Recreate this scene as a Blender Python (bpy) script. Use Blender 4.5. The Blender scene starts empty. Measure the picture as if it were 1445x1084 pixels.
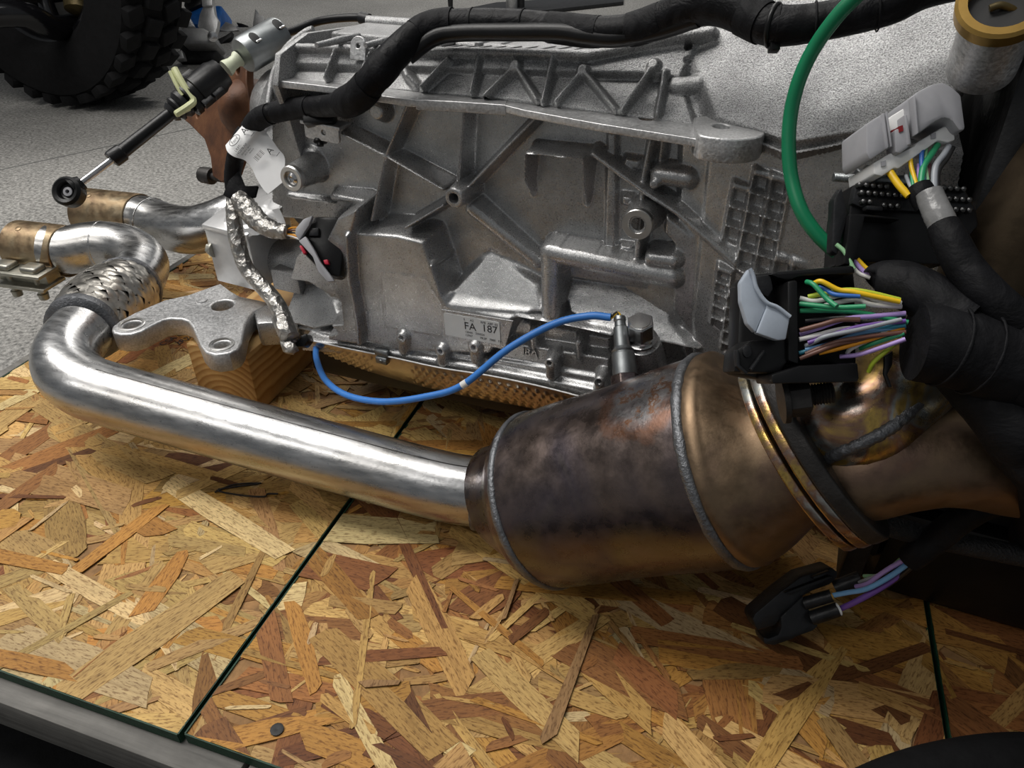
import bpy, bmesh, math, random
import numpy as np
from mathutils import Vector, Matrix

# ------------------------------------------------------------------ camera
F = 1040.0; CX = 722.5; CY = 542.0; CAMH = 0.5
A = math.radians(18.2); PIT = math.atan((CY + 185) / F)
SC = bpy.context.scene
COL = SC.collection
cam = bpy.data.cameras.new('camera'); camo = bpy.data.objects.new('camera', cam); COL.objects.link(camo)
cam.sensor_width = 36.0; cam.lens = 36.0 * F / 1445.0; cam.clip_start = 0.01; cam.clip_end = 60
camo.location = (0, 0, CAMH); camo.rotation_euler = (math.pi / 2 - PIT, 0, A)
SC.camera = camo
# ------------------------------------------------------------------ light
SC.view_settings.view_transform = 'Standard'; SC.view_settings.look = 'None'
SC.view_settings.gamma = 1.0; SC.view_settings.use_curve_mapping = False
SC.view_settings.exposure = -0.12
W = bpy.data.worlds.new('shop_air'); SC.world = W; W.use_nodes = True
W.node_tree.nodes['Background'].inputs[0].default_value = (0.92, 0.96, 1.0, 1)
W.node_tree.nodes['Background'].inputs[1].default_value = 0.18
def ceiling_or_fill_lamp(loc, sx, sy, power, rz=0.0, col=(1.0, 0.97, 0.93)):
    l = bpy.data.lights.new('ceiling_or_fill_lamp', 'AREA'); l.shape = 'RECTANGLE'; l.size = sx; l.size_y = sy
    l.energy = power; l.color = col
    o = bpy.data.objects.new('ceiling_or_fill_lamp', l); COL.objects.link(o); o.location = loc; o.rotation_euler = (0, 0, rz)
    return o
ceiling_or_fill_lamp((-1.35, 0.20, 2.35), 2.0, 0.36, 44, 0.25)
ceiling_or_fill_lamp((-0.9, 1.55, 2.9), 2.4, 0.40, 16, 0.25)
ceiling_or_fill_lamp((-2.9, 0.8, 3.0), 2.4, 0.45, 52, 0.25)
ceiling_or_fill_lamp((-1.9, -1.7, 2.7), 2.4, 0.45, 27, 0.25)  # added fill lamp behind the camera, brightens the gearbox side
ceiling_or_fill_lamp((-1.6, 4.2, 3.0), 2.4, 0.45, 75, 0.25)

# ------------------------------------------------------------------ measuring helpers (pixel of the photo + a known depth/height -> point)
def V(*a): return np.array(a, float)
FWH = V(-math.sin(A), math.cos(A), 0); RT = V(math.cos(A), math.sin(A), 0); ZU = V(0, 0, 1)
DV = FWH * math.cos(PIT) - ZU * math.sin(PIT); UV = FWH * math.sin(PIT) + ZU * math.cos(PIT)
CAM = V(0, 0, CAMH)
def ray(x, y): return DV + RT * ((x - CX) / F) - UV * ((y - CY) / F)
def PD(x, y, d): return CAM + ray(x, y) * d
def PZ(x, y, z): r = ray(x, y); return CAM + r * ((z - CAMH) / r[2])
def nrm(v): v = np.asarray(v, float); return v / np.linalg.norm(v)

# ------------------------------------------------------------------ mesh helpers
WLOC = {}
def empty(name, loc, label=None, cat=None, group=None, parent=None):
    o = bpy.data.objects.new(name, None); COL.objects.link(o); o.empty_display_size = 0.02
    loc = np.asarray(loc, float); WLOC[o] = loc
    if parent is not None:
        o.parent = parent; o.location = loc - WLOC[parent]
    else: o.location = loc
    tag(o, label, cat, group); return o
def tag(o, label=None, cat=None, group=None, kind=None):
    if label: o['label'] = label
    if cat: o['category'] = cat
    if group: o['group'] = group
    if kind: o['kind'] = kind
    return o
def mk(name, geo, mat, parent=None, ang=35, label=None, cat=None, group=None, kind=None):
    v, f = geo[0], geo[1]
    v = np.asarray(v, float).reshape(-1, 3)
    c = (v.min(0) + v.max(0)) / 2
    if parent is None: c = V(c[0], c[1], v[:, 2].min())
    me = bpy.data.meshes.new(name)
    if isinstance(f, np.ndarray):
        n = len(f); k = f.shape[1]
        me.vertices.add(len(v)); me.vertices.foreach_set('co', (v - c).ravel())
        me.loops.add(n * k); me.loops.foreach_set('vertex_index', f.ravel().astype(np.int32))
        me.polygons.add(n); me.polygons.foreach_set('loop_start', np.arange(0, n * k, k, dtype=np.int32))
        me.update(calc_edges=True)
    else:
        me.from_pydata((v - c).tolist(), [], [list(map(int, q)) for q in f]); me.update()
    me.validate()
    if ang is not None and len(me.polygons):
        me.polygons.foreach_set('use_smooth', [True] * len(me.polygons))
        if ang < 180: me.set_sharp_from_angle(angle=math.radians(ang))
    me.materials.append(mat)
    o = bpy.data.objects.new(name, me); COL.objects.link(o); WLOC[o] = c
    if parent is not None: o.parent = parent; o.location = c - WLOC[parent]
    else: o.location = c
    tag(o, label, cat, group, kind); return o
def J(*gs):
    vs, fs, n = [], [], 0
    for g in gs:
        v = np.asarray(g[0], float).reshape(-1, 3); vs.append(v)
        fs += [[int(i) + n for i in q] for q in g[1]]; n += len(v)
    return np.concatenate(vs), fs
def spl(P, k=8):
    P = np.asarray(P, float); n = len(P); out = []
    E = np.vstack([2 * P[0] - P[1], P, 2 * P[-1] - P[-2]])
    for i in range(n - 1):
        a, b, c, d = E[i], E[i + 1], E[i + 2], E[i + 3]
        for j in range(k):
            t = j / k
            out.append(.5 * ((2 * b) + (c - a) * t + (2 * a - 5 * b + 4 * c - d) * t * t + (3 * b - a - 3 * c + d) * t ** 3))
    out.append(P[-1]); return np.array(out)
def basis(d, ref=None):
    d = nrm(d); r = ZU if ref is None else np.asarray(ref, float)
    if abs(np.dot(nrm(r), d)) > .98: r = V(1, 0, 0)
    x = nrm(np.cross(r, d)); y = np.cross(d, x); return x, y, d
def tube(P, R, n=14, cap=True, ell=1.0, rnd=0.0, closed=False):
    P = np.asarray(P, float); m = len(P)
    R = np.full(m, R, float) if np.isscalar(R) else np.asarray(R, float)
    if len(R) != m: R = np.interp(np.linspace(0, 1, m), np.linspace(0, 1, len(R)), R)
    T = np.gradient(P, axis=0); T /= np.linalg.norm(T, axis=1)[:, None] + 1e-12
    x, y, _ = basis(T[0]); vs = []
    for i in range(m):
        x = x - T[i] * np.dot(x, T[i]); x = nrm(x); y = np.cross(T[i], x)
        for j in range(n):
            a = 2 * math.pi * j / n; r = R[i] * (1 + (random.uniform(-rnd, rnd) if rnd else 0))
            vs.append(P[i] + (x * math.cos(a) + y * math.sin(a) * ell) * r)
    fs = [[i * n + j, i * n + (j + 1) % n, (i + 1) * n + (j + 1) % n, (i + 1) * n + j] for i in range(m - 1) for j in range(n)]
    if cap: fs += [list(range(n))[::-1], [(m - 1) * n + j for j in range(n)]]
    return np.array(vs), fs
def lathe(Aa, Bb, prof, n=40, cap=True, ref=None):
    Aa = np.asarray(Aa, float); x, y, d = basis(np.asarray(Bb, float) - Aa, ref); vs = []
    for t, r in prof:
        for j in range(n):
            a = 2 * math.pi * j / n; vs.append(Aa + d * t + (x * math.cos(a) + y * math.sin(a)) * r)
    m = len(prof)
    fs = [[i * n + j, i * n + (j + 1) % n, (i + 1) * n + (j + 1) % n, (i + 1) * n + j] for i in range(m - 1) for j in range(n)]
    if cap: fs += [list(range(n))[::-1], [(m - 1) * n + j for j in range(n)]]
    return np.array(vs), fs
def bmgeo(bm):
    bm.verts.index_update()
    g = (np.array([v.co[:] for v in bm.verts]), [[v.index for v in f.verts] for f in bm.faces]); bm.free(); return g
def box(c, X, Y, hs, bev=0.0, seg=2, Z=None):
    X = nrm(X); Y = np.asarray(Y, float); Y = nrm(Y - X * np.dot(X, Y)); Zz = np.cross(X, Y)
    bm = bmesh.new(); bmesh.ops.create_cube(bm, size=2)
    for v in bm.verts: v.co = Vector((v.co.x * hs[0], v.co.y * hs[1], v.co.z * hs[2]))
    if bev: bmesh.ops.bevel(bm, geom=list(bm.edges), offset=bev, segments=seg, profile=.5, affect='EDGES')
    v, f = bmgeo(bm); M = np.array([X, Y, Zz]); return v @ M + np.asarray(c, float), f
def prism(poly, ext, bev=0.0, seg=2):
    bm = bmesh.new(); vs = [bm.verts.new(tuple(p)) for p in poly]; fc = bm.faces.new(vs)
    r = bmesh.ops.extrude_face_region(bm, geom=[fc])
    for e in r['geom']:
        if isinstance(e, bmesh.types.BMVert): e.co += Vector(tuple(ext))
    bmesh.ops.recalc_face_normals(bm, faces=list(bm.faces))
    if bev: bmesh.ops.bevel(bm, geom=list(bm.edges), offset=bev, segments=seg, profile=.5, affect='EDGES', clamp_overlap=True)
    return bmgeo(bm)
def prismpx(poly, d, th, bev=0.0, seg=2): return prism([PD(x, y, d) for x, y in poly], DV * th, bev, seg)
def circ(cx, cy, rx, ry=None, n=20, a0=0, rot=0):
    ry = rx if ry is None else ry; c, s = math.cos(rot), math.sin(rot); o = []
    for i in range(n):
        a = a0 + 2 * math.pi * i / n; u, w = rx * math.cos(a), ry * math.sin(a); o.append((cx + u * c - w * s, cy + u * s + w * c))
    return o
def plate(loops, th, org, X, Y, bev=0.0, Nn=None):
    """flat plate with holes: loops in 2D, first outer; extruded +-th/2 along X x Y"""
    cu = bpy.data.curves.new('tmp', 'CURVE'); cu.dimensions = '2D'; cu.fill_mode = 'BOTH'; cu.extrude = max(th / 2 - bev, 1e-5); cu.bevel_depth = bev; cu.bevel_resolution = 2
    for lp in loops:
        s = cu.splines.new('POLY'); s.points.add(len(lp) - 1); s.use_cyclic_u = True
        for p, q in zip(s.points, lp): p.co = (q[0], q[1], 0, 1)
    return curvegeo(cu, org, X, Y)
def curvegeo(cu, org, X, Y):
    o = bpy.data.objects.new('tmp', cu); COL.objects.link(o)
    dg = bpy.context.evaluated_depsgraph_get(); me = bpy.data.meshes.new_from_object(o.evaluated_get(dg), depsgraph=dg)
    v = np.empty(len(me.vertices) * 3); me.vertices.foreach_get('co', v); v = v.reshape(-1, 3)
    f = [list(p.vertices) for p in me.polygons]
    bpy.data.objects.remove(o); bpy.data.curves.remove(cu); bpy.data.meshes.remove(me)
    X = nrm(X); Y = np.asarray(Y, float); Y = nrm(Y - X * np.dot(X, Y)); Z = np.cross(X, Y)
    return v @ np.array([X, Y, Z]) + np.asarray(org, float), f
def text(s, size, org, X, Y, ext=0.0002, align='LEFT', space=1.0):
    cu = bpy.data.curves.new('tmp', 'FONT'); cu.body = s; cu.size = size; cu.extrude = ext; cu.align_x = align; cu.align_y = 'CENTER'; cu.resolution_u = 3; cu.space_character = space
    return curvegeo(cu, org, X, Y)
def hexa(Aa, Bb, r, h, bev=0.0006, ref=None):
    x, y, d = basis(np.asarray(Bb, float) - np.asarray(Aa, float), ref)
    return prism([np.asarray(Aa) + (x * math.cos(k * math.pi / 3) + y * math.sin(k * math.pi / 3)) * r for k in range(6)], d * h, bev, 1)
def thread(Aa, Bb, r, pitch=0.00125, n=14):
    L = np.linalg.norm(np.asarray(Bb) - np.asarray(Aa)); pr = [(0, r * .8)]; t = 0
    while t < L:
        pr += [(t, r * .86), (t + pitch * .5, r)]; t += pitch
    return lathe(Aa, Bb, pr + [(L, r * .8)], n)

# ------------------------------------------------------------------ materials
class NT:
    def __init__(s, name):
        s.m = bpy.data.materials.new(name); s.m.use_nodes = True; s.t = s.m.node_tree; s.b = s.t.nodes['Principled BSDF']
    def n(s, typ, ins=None, **kw):
        x = s.t.nodes.new(typ)
        for k, v in kw.items(): setattr(x, k, v)
        for k, v in (ins or {}).items():
            if hasattr(v, 'is_linked') or hasattr(v, 'links'): s.t.links.new(v, x.inputs[k])
            else: x.inputs[k].default_value = v
        return x
    def l(s, a, b): s.t.links.new(a, b)
    def co(s, kind='Object'): return s.n('ShaderNodeTexCoord').outputs[kind]
    def mapg(s, co, sc): return s.n('ShaderNodeMapping', {'Vector': co, 'Scale': sc}).outputs[0]
    def noise(s, co, scale, detail=2.0, rough=.5, dist=0.0): return s.n('ShaderNodeTexNoise', {'Vector': co, 'Scale': scale, 'Detail': detail, 'Roughness': rough, 'Distortion': dist}).outputs[0]
    def ramp(s, fac, stops, interp='LINEAR'):
        r = s.n('ShaderNodeValToRGB', {'Fac': fac}); e = r.color_ramp.elements; r.color_ramp.interpolation = interp
        while len(e) < len(stops): e.new(.5)
        for q, (p, c) in zip(e, stops):
            q.position = p; q.color = (c, c, c, 1) if np.isscalar(c) else (*c, 1)
        return r.outputs[0]
    def mix(s, fac, a, b, typ='MIX'):
        x = s.t.nodes.new('ShaderNodeMix'); x.data_type = 'RGBA'; x.blend_type = typ
        for k, v in ((0, fac), (6, a), (7, b)):
            if hasattr(v, 'links'): s.l(v, x.inputs[k])
            else: x.inputs[k].default_value = v if k == 0 else ((v, v, v, 1) if np.isscalar(v) else (*v, 1))
        return x.outputs[2]
    def bump(s, h, strength, dist, prev=None):
        b = s.n('ShaderNodeBump', {'Height': h, 'Strength': strength, 'Distance': dist})
        if prev is not None: s.l(prev, b.inputs['Normal'])
        return b.outputs[0]
    def out(s, col=None, rough=None, metal=None, normal=None, spec=None):
        for k, v in (('Base Color', col), ('Roughness', rough), ('Metallic', metal), ('Normal', normal), ('Specular IOR Level', spec)):
            if v is None: continue
            if hasattr(v, 'links'): s.l(v, s.b.inputs[k])
            else: s.b.inputs[k].default_value = (*v, 1) if k == 'Base Color' else v
        return s.m
def cast_metal(name, lo, hi, rough=.4, grain=700, gb=.5, stain=.35, tint=(1, 1, 1), metal=1.0, con=.16):
    t = NT(name); co = t.co(); g = t.noise(co, grain, 3, .65); st = t.noise(co, 28, 5, .6); st2 = t.noise(co, 7, 3, .5)
    c = t.ramp(g, [(.5 - con, tuple(lo * x for x in tint)), (.5 + con, tuple(hi * x for x in tint))])
    c = t.mix(stain, c, t.ramp(st, [(.35, .35), (.65, 1.0)]), 'MULTIPLY'); c = t.mix(.35, c, t.ramp(st2, [(.35, .55), (.65, 1.0)]), 'MULTIPLY')
    r = t.n('ShaderNodeMapRange', {'Value': g, 'From Min': .3, 'From Max': .7, 'To Min': rough - .1, 'To Max': rough + .14}).outputs[0]
    nb = t.bump(g, gb, .0012); nb = t.bump(t.noise(co, 120, 2, .5), .12, .003, nb)
    return t.out(c, r, metal, nb)
def plain(name, col, rough=.5, metal=0.0, bumps=None, var=.15, scale=60, spec=None):
    t = NT(name); co = t.co(); n = t.noise(co, scale, 4, .6)
    c = t.mix(1.0, col, t.ramp(n, [(.3, 1 - var), (.7, 1 + var)]), 'MULTIPLY')
    nb = t.bump(t.noise(co, bumps[0], 3, .6), bumps[1], bumps[2]) if bumps else None
    return t.out(c, rough, metal, nb, spec)
def tape_mat(name, col, rough):
    t = NT(name); co = t.co(); n = t.noise(co, 45, 4, .6, .6)
    w = t.n('ShaderNodeTexWave', {'Vector': t.mapg(co, (1, .4, .7)), 'Scale': 26.0, 'Distortion': 7.0, 'Detail': 2.0, 'Detail Scale': 1.2}).outputs[0]
    nb = t.bump(w, .10, .003); nb = t.bump(n, .5, .004, nb); nb = t.bump(t.noise(co, 500, 3, .7), .25, .0008, nb)
    c = t.mix(1.0, col, t.ramp(n, [(.3, .6), (.75, 1.6)]), 'MULTIPLY')
    return t.out(c, rough, 0.0, nb, .16)
M = {}
M['cast'] = cast_metal('cast_aluminium', .20, .66, .38, grain=1150, metal=.82, con=.15)
M['cast2'] = cast_metal('cast_aluminium_dark', .42, .68, .30, grain=1000, gb=.18, stain=.4, metal=.74, con=.22)
M['castlight'] = cast_metal('cast_aluminium_light', .52, .80, .40, grain=500, gb=.25, stain=.3, metal=.75)
M['machined'] = plain('machined_aluminium', (.72, .71, .69), .32, 1.0, (400, .1, .0004), .08)
M['steel'] = plain('bright_steel', (.66, .66, .66), .22, 1.0, (300, .06, .0004), .1)
M['zinc'] = plain('zinc_plate', (.29, .305, .31), .40, 1.0, (200, .15, .001), .15)
M['darksteel'] = plain('blackened_steel', (.05, .047, .045), .5, .7, (500, .4, .0008), .3)
M['hole'] = plain('dark_bore', (.012, .012, .012), .6)
M['rubber'] = plain('black_rubber', (.0055, .0055, .006), .85, 0, (120, .3, .003), .3, spec=.2)
M['plastic'] = plain('black_plastic', (.0055, .0055, .006), .36, 0, (160, .15, .001), .3, spec=.32)
M['plastic2'] = plain('worn_black_plastic', (.011, .0115, .013), .42, 0, (220, .35, .0012), .5, spec=.35)
M['tape'] = tape_mat('black_cloth_tape', (.0065, .0066, .0078), .62)
M['loom'] = tape_mat('black_loom_tube', (.0040, .0040, .0050), .48)
M['greyplastic'] = plain('grey_plastic', (.34, .34, .36), .5, 0, (200, .1, .0006), .08)
M['bluegrey'] = plain('blue_grey_plastic', (.40, .45, .52), .45, 0, (90, .1, .001), .1)
M['whiteplastic'] = plain('white_plastic', (.80, .80, .79), .45, 0, None, .05)
M['cream'] = plain('cream_plastic', (.62, .64, .36), .42, 0, None, .08)
M['palecream'] = plain('pale_cream_plastic', (.66, .70, .52), .42, 0, None, .08)
M['red'] = plain('dark_red_plastic', (.22, .012, .015), .4, 0, None, .1)
M['redbright'] = plain('red_plastic', (.55, .02, .05), .4, 0, None, .1)
M['paper'] = plain('white_label', (.82, .82, .82), .5, 0, None, .03)
M['ink'] = plain('black_ink', (.015, .015, .015), .6)
M['label'] = plain('silver_label', (.70, .71, .70), .4, 0.0, None, .04)
M['blue'] = plain('blue_cable', (.045, .21, .62), .38, 0, None, .06)
M['green'] = plain('green_hose', (.0, .17, .07), .40, 0, (40, .1, .002), .1)
M['brass'] = plain('yellow_passivated_ring', (.42, .26, .07), .35, .8, None, .15)
for nm, c in dict(yellow=(.80, .50, .01), wgreen=(.02, .28, .12), white=(.78, .77, .74), lilac=(.44, .30, .66), purple=(.16, .07, .33), teal=(.03, .25, .36), sky=(.16, .36, .62),
                  orange=(.75, .30, .01), brown=(.16, .07, .05), grey=(.33, .35, .38), black=(.015, .015, .015), lime=(.45, .55, .04), paleg=(.28, .52, .28), wblue=(.03, .13, .45), pink=(.55, .25, .28)).items():
    M['w_' + nm] = plain('wire_' + nm, c, .38, 0, None, .06)
def foil_mat():
    t = NT('crinkled_foil'); co = t.co(); v = t.n('ShaderNodeTexVoronoi', {'Vector': co, 'Scale': 150.0}, feature='F1').outputs[0]
    nb = t.bump(v, .5, .004); nb = t.bump(t.noise(co, 110, 4, .7, 1.0), .5, .005, nb)
    return t.out((.46, .445, .42), .33, 1.0, nb)
M['foil'] = foil_mat()
def pipe_mat():
    t = NT('aluminised_pipe'); co = t.co(); st = t.noise(t.mapg(co, (30, 160, 160)), 1.0, 4, .6); sp = t.noise(co, 260, 2, .7); big = t.noise(co, 14, 3, .5)
    c = t.ramp(st, [(.3, .40), (.7, .58)]); c = t.mix(.7, c, t.ramp(sp, [(.26, .55), (.36, 1.0)]), 'MULTIPLY'); c = t.mix(.5, c, t.ramp(big, [(.35, (.80, .76, .70)), (.6, (1, 1, 1))]), 'MULTIPLY')
    r = t.n('ShaderNodeMapRange', {'Value': st, 'From Min': .3, 'From Max': .7, 'To Min': .24, 'To Max': .36}).outputs[0]
    nb = t.bump(sp, .12, .0008); nb = t.bump(t.noise(co, 40, 3, .5), .12, .003, nb)
    return t.out(c, r, 1.0, nb)
M['pipe'] = pipe_mat()
def heat_mat(name, cols, rough=.34, rust=.5, scale=16):
    t = NT(name); co = t.co(); n = t.noise(co, scale, 4, .55, .8); f = t.noise(co, 75, 5, .65); g = t.noise(co, 420, 3, .6)
    c = t.ramp(n, [(.28 + .44 * i / (len(cols) - 1), q) for i, q in enumerate(cols)])
    c = t.mix(.4, c, t.ramp(f, [(.3, .5), (.7, 1.2)]), 'MULTIPLY')
    rm = t.ramp(t.noise(co, 38, 6, .7, .4), [(.62, 0.0), (.68, 1.0)]); rmf = t.n('ShaderNodeMath', {0: rm, 1: rust}, operation='MULTIPLY').outputs[0]
    c = t.mix(rmf, c, (.20, .085, .035))
    r = t.n('ShaderNodeMapRange', {'Value': f, 'From Min': .3, 'From Max': .7, 'To Min': rough - .08, 'To Max': rough + .18}).outputs[0]
    mt = t.n('ShaderNodeMapRange', {'Value': rmf, 'To Min': .92, 'To Max': .3}).outputs[0]
    return t.out(c, r, mt, t.bump(g, .12, .0008))
M['cat'] = heat_mat('heat_tinted_steel', [(.13, .095, .075), (.20, .155, .135), (.125, .10, .108), (.185, .16, .115), (.22, .19, .17)], .27, .35)
M['cone'] = heat_mat('brown_heat_tinted_steel', [(.19, .125, .075), (.25, .175, .11), (.18, .115, .09)], .42, .2)
M['straw'] = heat_mat('straw_tinted_steel', [(.22, .14, .06), (.62, .42, .12), (.34, .20, .14), (.46, .48, .46), (.68, .46, .13), (.26, .17, .10)], .26, .1, 30)
M['weld'] = plain('weld_bead', (.17, .175, .185), .45, .8, (420, .5, .002), .3)
M['clampbronze'] = heat_mat('bronze_clamp', [(.20, .13, .08), (.34, .25, .15), (.42, .35, .24)], .36, .3, 26)
M['clampsteel'] = plain('clamp_steel', (.40, .39, .34), .42, 1.0, (200, .2, .001), .2)
M['braid'] = plain('steel_braid', (.50, .475, .43), .32, 1.0, (400, .2, .0008), .25)
M['rust'] = None
def rust_mat():
    t = NT('rusted_iron'); co = t.co(); n = t.noise(co, 40, 5, .6); g = t.noise(co, 500, 3, .6)
    c = t.ramp(n, [(.3, (.055, .020, .008)), (.55, (.125, .048, .018)), (.75, (.19, .085, .035))])
    return t.out(c, .55, .25, t.bump(g, .3, .001))
M['rust'] = rust_mat()
def concrete_mat():
    t = NT('concrete'); co = t.co(); a = t.noise(co, 130, 4, .7); b = t.noise(co, 2.2, 4, .6); s = t.noise(co, 30, 2, .5)
    c = t.ramp(a, [(.36, (.10, .098, .092)), (.64, (.42, .41, .385))]); c = t.mix(.5, c, t.ramp(b, [(.35, .6), (.65, 1.1)]), 'MULTIPLY'); c = t.mix(.35, c, t.ramp(s, [(.35, .7), (.65, 1.1)]), 'MULTIPLY')
    return t.out(c, .7, 0, t.bump(a, .25, .002))
M['concrete'] = concrete_mat()
def strand_mat():
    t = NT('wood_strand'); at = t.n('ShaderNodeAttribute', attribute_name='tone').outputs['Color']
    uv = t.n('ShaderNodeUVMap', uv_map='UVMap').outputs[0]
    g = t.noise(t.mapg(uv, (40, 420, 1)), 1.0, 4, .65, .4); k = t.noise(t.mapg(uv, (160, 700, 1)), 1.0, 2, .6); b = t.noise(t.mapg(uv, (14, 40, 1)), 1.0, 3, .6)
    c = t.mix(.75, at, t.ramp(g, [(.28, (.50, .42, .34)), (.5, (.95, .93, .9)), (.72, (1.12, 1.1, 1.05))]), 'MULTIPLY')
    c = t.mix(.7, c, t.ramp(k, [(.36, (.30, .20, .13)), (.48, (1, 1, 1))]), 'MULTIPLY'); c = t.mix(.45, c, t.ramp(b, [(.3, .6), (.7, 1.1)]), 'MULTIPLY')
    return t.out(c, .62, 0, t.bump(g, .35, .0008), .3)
M['strand'] = strand_mat()
M['greenedge'] = plain('green_edge_paint', (.004, .038, .017), .6, 0, (300, .5, .001), .3)
def wood_mat(name, c1, c2, ring=True, axis=(1, 1, 1)):
    t = NT(name); co = t.co()
    if ring: w = t.n('ShaderNodeTexWave', {'Vector': t.mapg(co, axis), 'Scale': 42.0, 'Distortion': 2.2, 'Detail': 2.0, 'Detail Scale': .8}, wave_type='RINGS', rings_direction='Y', wave_profile='SAW').outputs[0]
    else: w = t.noise(t.mapg(co, axis), 1.0, 5, .65, .3)
    c = t.ramp(w, [(.1, c1), (.75, c2), (.95, c1)]); c = t.mix(.4, c, t.ramp(t.noise(co, 60, 4, .6), [(.3, .6), (.7, 1.1)]), 'MULTIPLY')
    return t.out(c, .6, 0, t.bump(w, .15, .001), .3)
M['pine'] = wood_mat('pine_block', (.58, .37, .15), (.36, .18, .055))
M['greywood'] = wood_mat('weathered_grey_wood', (.05, .047, .043), (.24, .23, .21), False, (7, 120, 240))
M['glossblack'] = plain('gloss_black_paint', (.006, .006, .007), .16, 0, None, .2)
M['blackgloss'] = M['glossblack']
M['brassy'] = plain('dull_brass', (.10, .075, .03), .5, .6, (60, .3, .004), .3)
M['bluepaint'] = plain('blue_paint', (.015, .13, .45), .4, 0, None, .2)
M['darkcast'] = plain('dark_painted_cast', (.022, .022, .023), .5, .3, (150, .3, .002), .4)
M['shrink'] = plain('grey_shrink_sleeve', (.20, .20, .20), .28, 0, (120, .3, .002), .1)
M['pinmetal'] = plain('dark_pin_metal', (.10, .10, .10), .35, .9)
M['braidblack'] = plain('black_braid', (.006, .006, .007), .6, 0, (500, 1.0, .002), .5)
M['darkcone'] = heat_mat('dull_brown_manifold', [(.085, .062, .04), (.12, .09, .058), (.07, .045, .035)], .55, .2)
M['bright'] = plain('bright_aluminium', (.72, .72, .72), .4, .55, (150, .12, .001), .08)
M['hstrong'] = None
def shell_mat(cx):
    """converter shell: smooth brown-grey tints, a scuffed rusty patch where a label burnt off"""
    t = NT('converter_shell_steel'); co = t.co(); n = t.noise(co, 9, 3, .5, .5); f = t.noise(co, 70, 5, .65); g = t.noise(co, 420, 3, .6)
    c = t.ramp(n, [(.30, (.115, .085, .070)), (.42, (.175, .135, .12)), (.52, (.115, .095, .105)), (.62, (.165, .145, .105)), (.72, (.20, .17, .155))])
    c = t.mix(.45, c, t.ramp(f, [(.3, .5), (.7, 1.25)]), 'MULTIPLY')
    d = t.n('ShaderNodeVectorMath', {0: co, 1: cx}, operation='DISTANCE').outputs['Value']
    dn = t.n('ShaderNodeMath', {0: d, 1: t.n('ShaderNodeMath', {0: t.noise(co, 45, 4, .6), 1: .03}, operation='MULTIPLY').outputs[0]}, operation='ADD').outputs[0]
    m = t.ramp(dn, [(.044, 1.0), (.052, 0.0)]); edge = t.ramp(dn, [(.040, 0.0), (.046, 1.0), (.049, 1.0), (.054, 0.0)])
    patch = t.ramp(t.noise(co, 60, 6, .7), [(.38, (.17, .15, .15)), (.52, (.26, .25, .25)), (.60, (.22, .10, .045)), (.68, (.42, .42, .43))])
    c = t.mix(m, c, patch); c = t.mix(t.n('ShaderNodeMath', {0: edge, 1: .7}, operation='MULTIPLY').outputs[0], c, (.20, .085, .04))
    r = t.n('ShaderNodeMapRange', {'Value': f, 'From Min': .3, 'From Max': .7, 'To Min': .20, 'To Max': .40}).outputs[0]
    return t.out(c, r, .92, t.bump(g, .10, .0008))
# ------------------------------------------------------------------ floor
FZ = -0.13
fl = mk('floor', (np.array([[-7, -2, FZ], [7, -2, FZ], [7, 12, FZ], [-7, 12, FZ], [-7, -2, FZ - .1], [7, -2, FZ - .1], [7, 12, FZ - .1], [-7, 12, FZ - .1]]),
     [[0, 1, 2, 3], [7, 6, 5, 4], [0, 4, 5, 1], [1, 5, 6, 2], [2, 6, 7, 3], [3, 7, 4, 0]]), M['concrete'], kind='structure', ang=None)
def floor_joint(p, q, w=.004):
    a, b = PZ(*p, FZ), PZ(*q, FZ); d = nrm(b - a); a, b = a - d * .8, b + d * .6; s = np.cross(d, ZU) * w
    mk('saw_joint', ([a - s + ZU * .0006, b - s + ZU * .0006, b + s + ZU * .0006, a + s + ZU * .0006, a - s - ZU * .01, b - s - ZU * .01, b + s - ZU * .01, a + s - ZU * .01],
       [[0, 1, 2, 3], [7, 6, 5, 4], [0, 4, 5, 1], [1, 5, 6, 2], [2, 6, 7, 3], [3, 7, 4, 0]]), M['darkjoint'], fl, None)
M['darkjoint'] = plain('joint_filler', (.13, .13, .126), .9)
floor_joint((0, 240), (262, 183), .003)

mk('black_floor_sheet', box((.045, .33, FZ + .002), (1, 0, 0), (0, 1, 0), (.855, .92, .002), .001), M['rubber'], None, 40, label='flat black sheet on the floor under the pallet', cat='mat')  # black sheet added over the floor to make it near-black here
# ------------------------------------------------------------------ pallet with OSB deck
BX = [-.813, -.311, .203, .72]; BY0, BY1 = .197, 1.22; TH = .011
pal = empty('pallet', (-.1, .6, FZ), 'wooden pallet decked with oriented strand boards with green painted edges', 'pallet')
def clip(poly, axis, val, keep_less):
    out = []; n = len(poly)
    for i in range(n):
        a, b = poly[i], poly[(i + 1) % n]; ia = (a[axis] <= val) == keep_less; ib = (b[axis] <= val) == keep_less
        if ia: out.append(a)
        if ia != ib:
            t = (val - a[axis]) / (b[axis] - a[axis]); out.append(tuple(a[k] + (b[k] - a[k]) * t for k in range(4)))
    return out
rs = random.Random(11)
TONES = [((.66, .43, .155), 3), ((.56, .33, .105), 5), ((.54, .27, .060), 4), ((.38, .165, .048), 3), ((.55, .33, .125), 3), ((.19, .070, .022), 1.0), ((.78, .58, .29), 1.8), ((.29, .115, .036), 1.4)]
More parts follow.
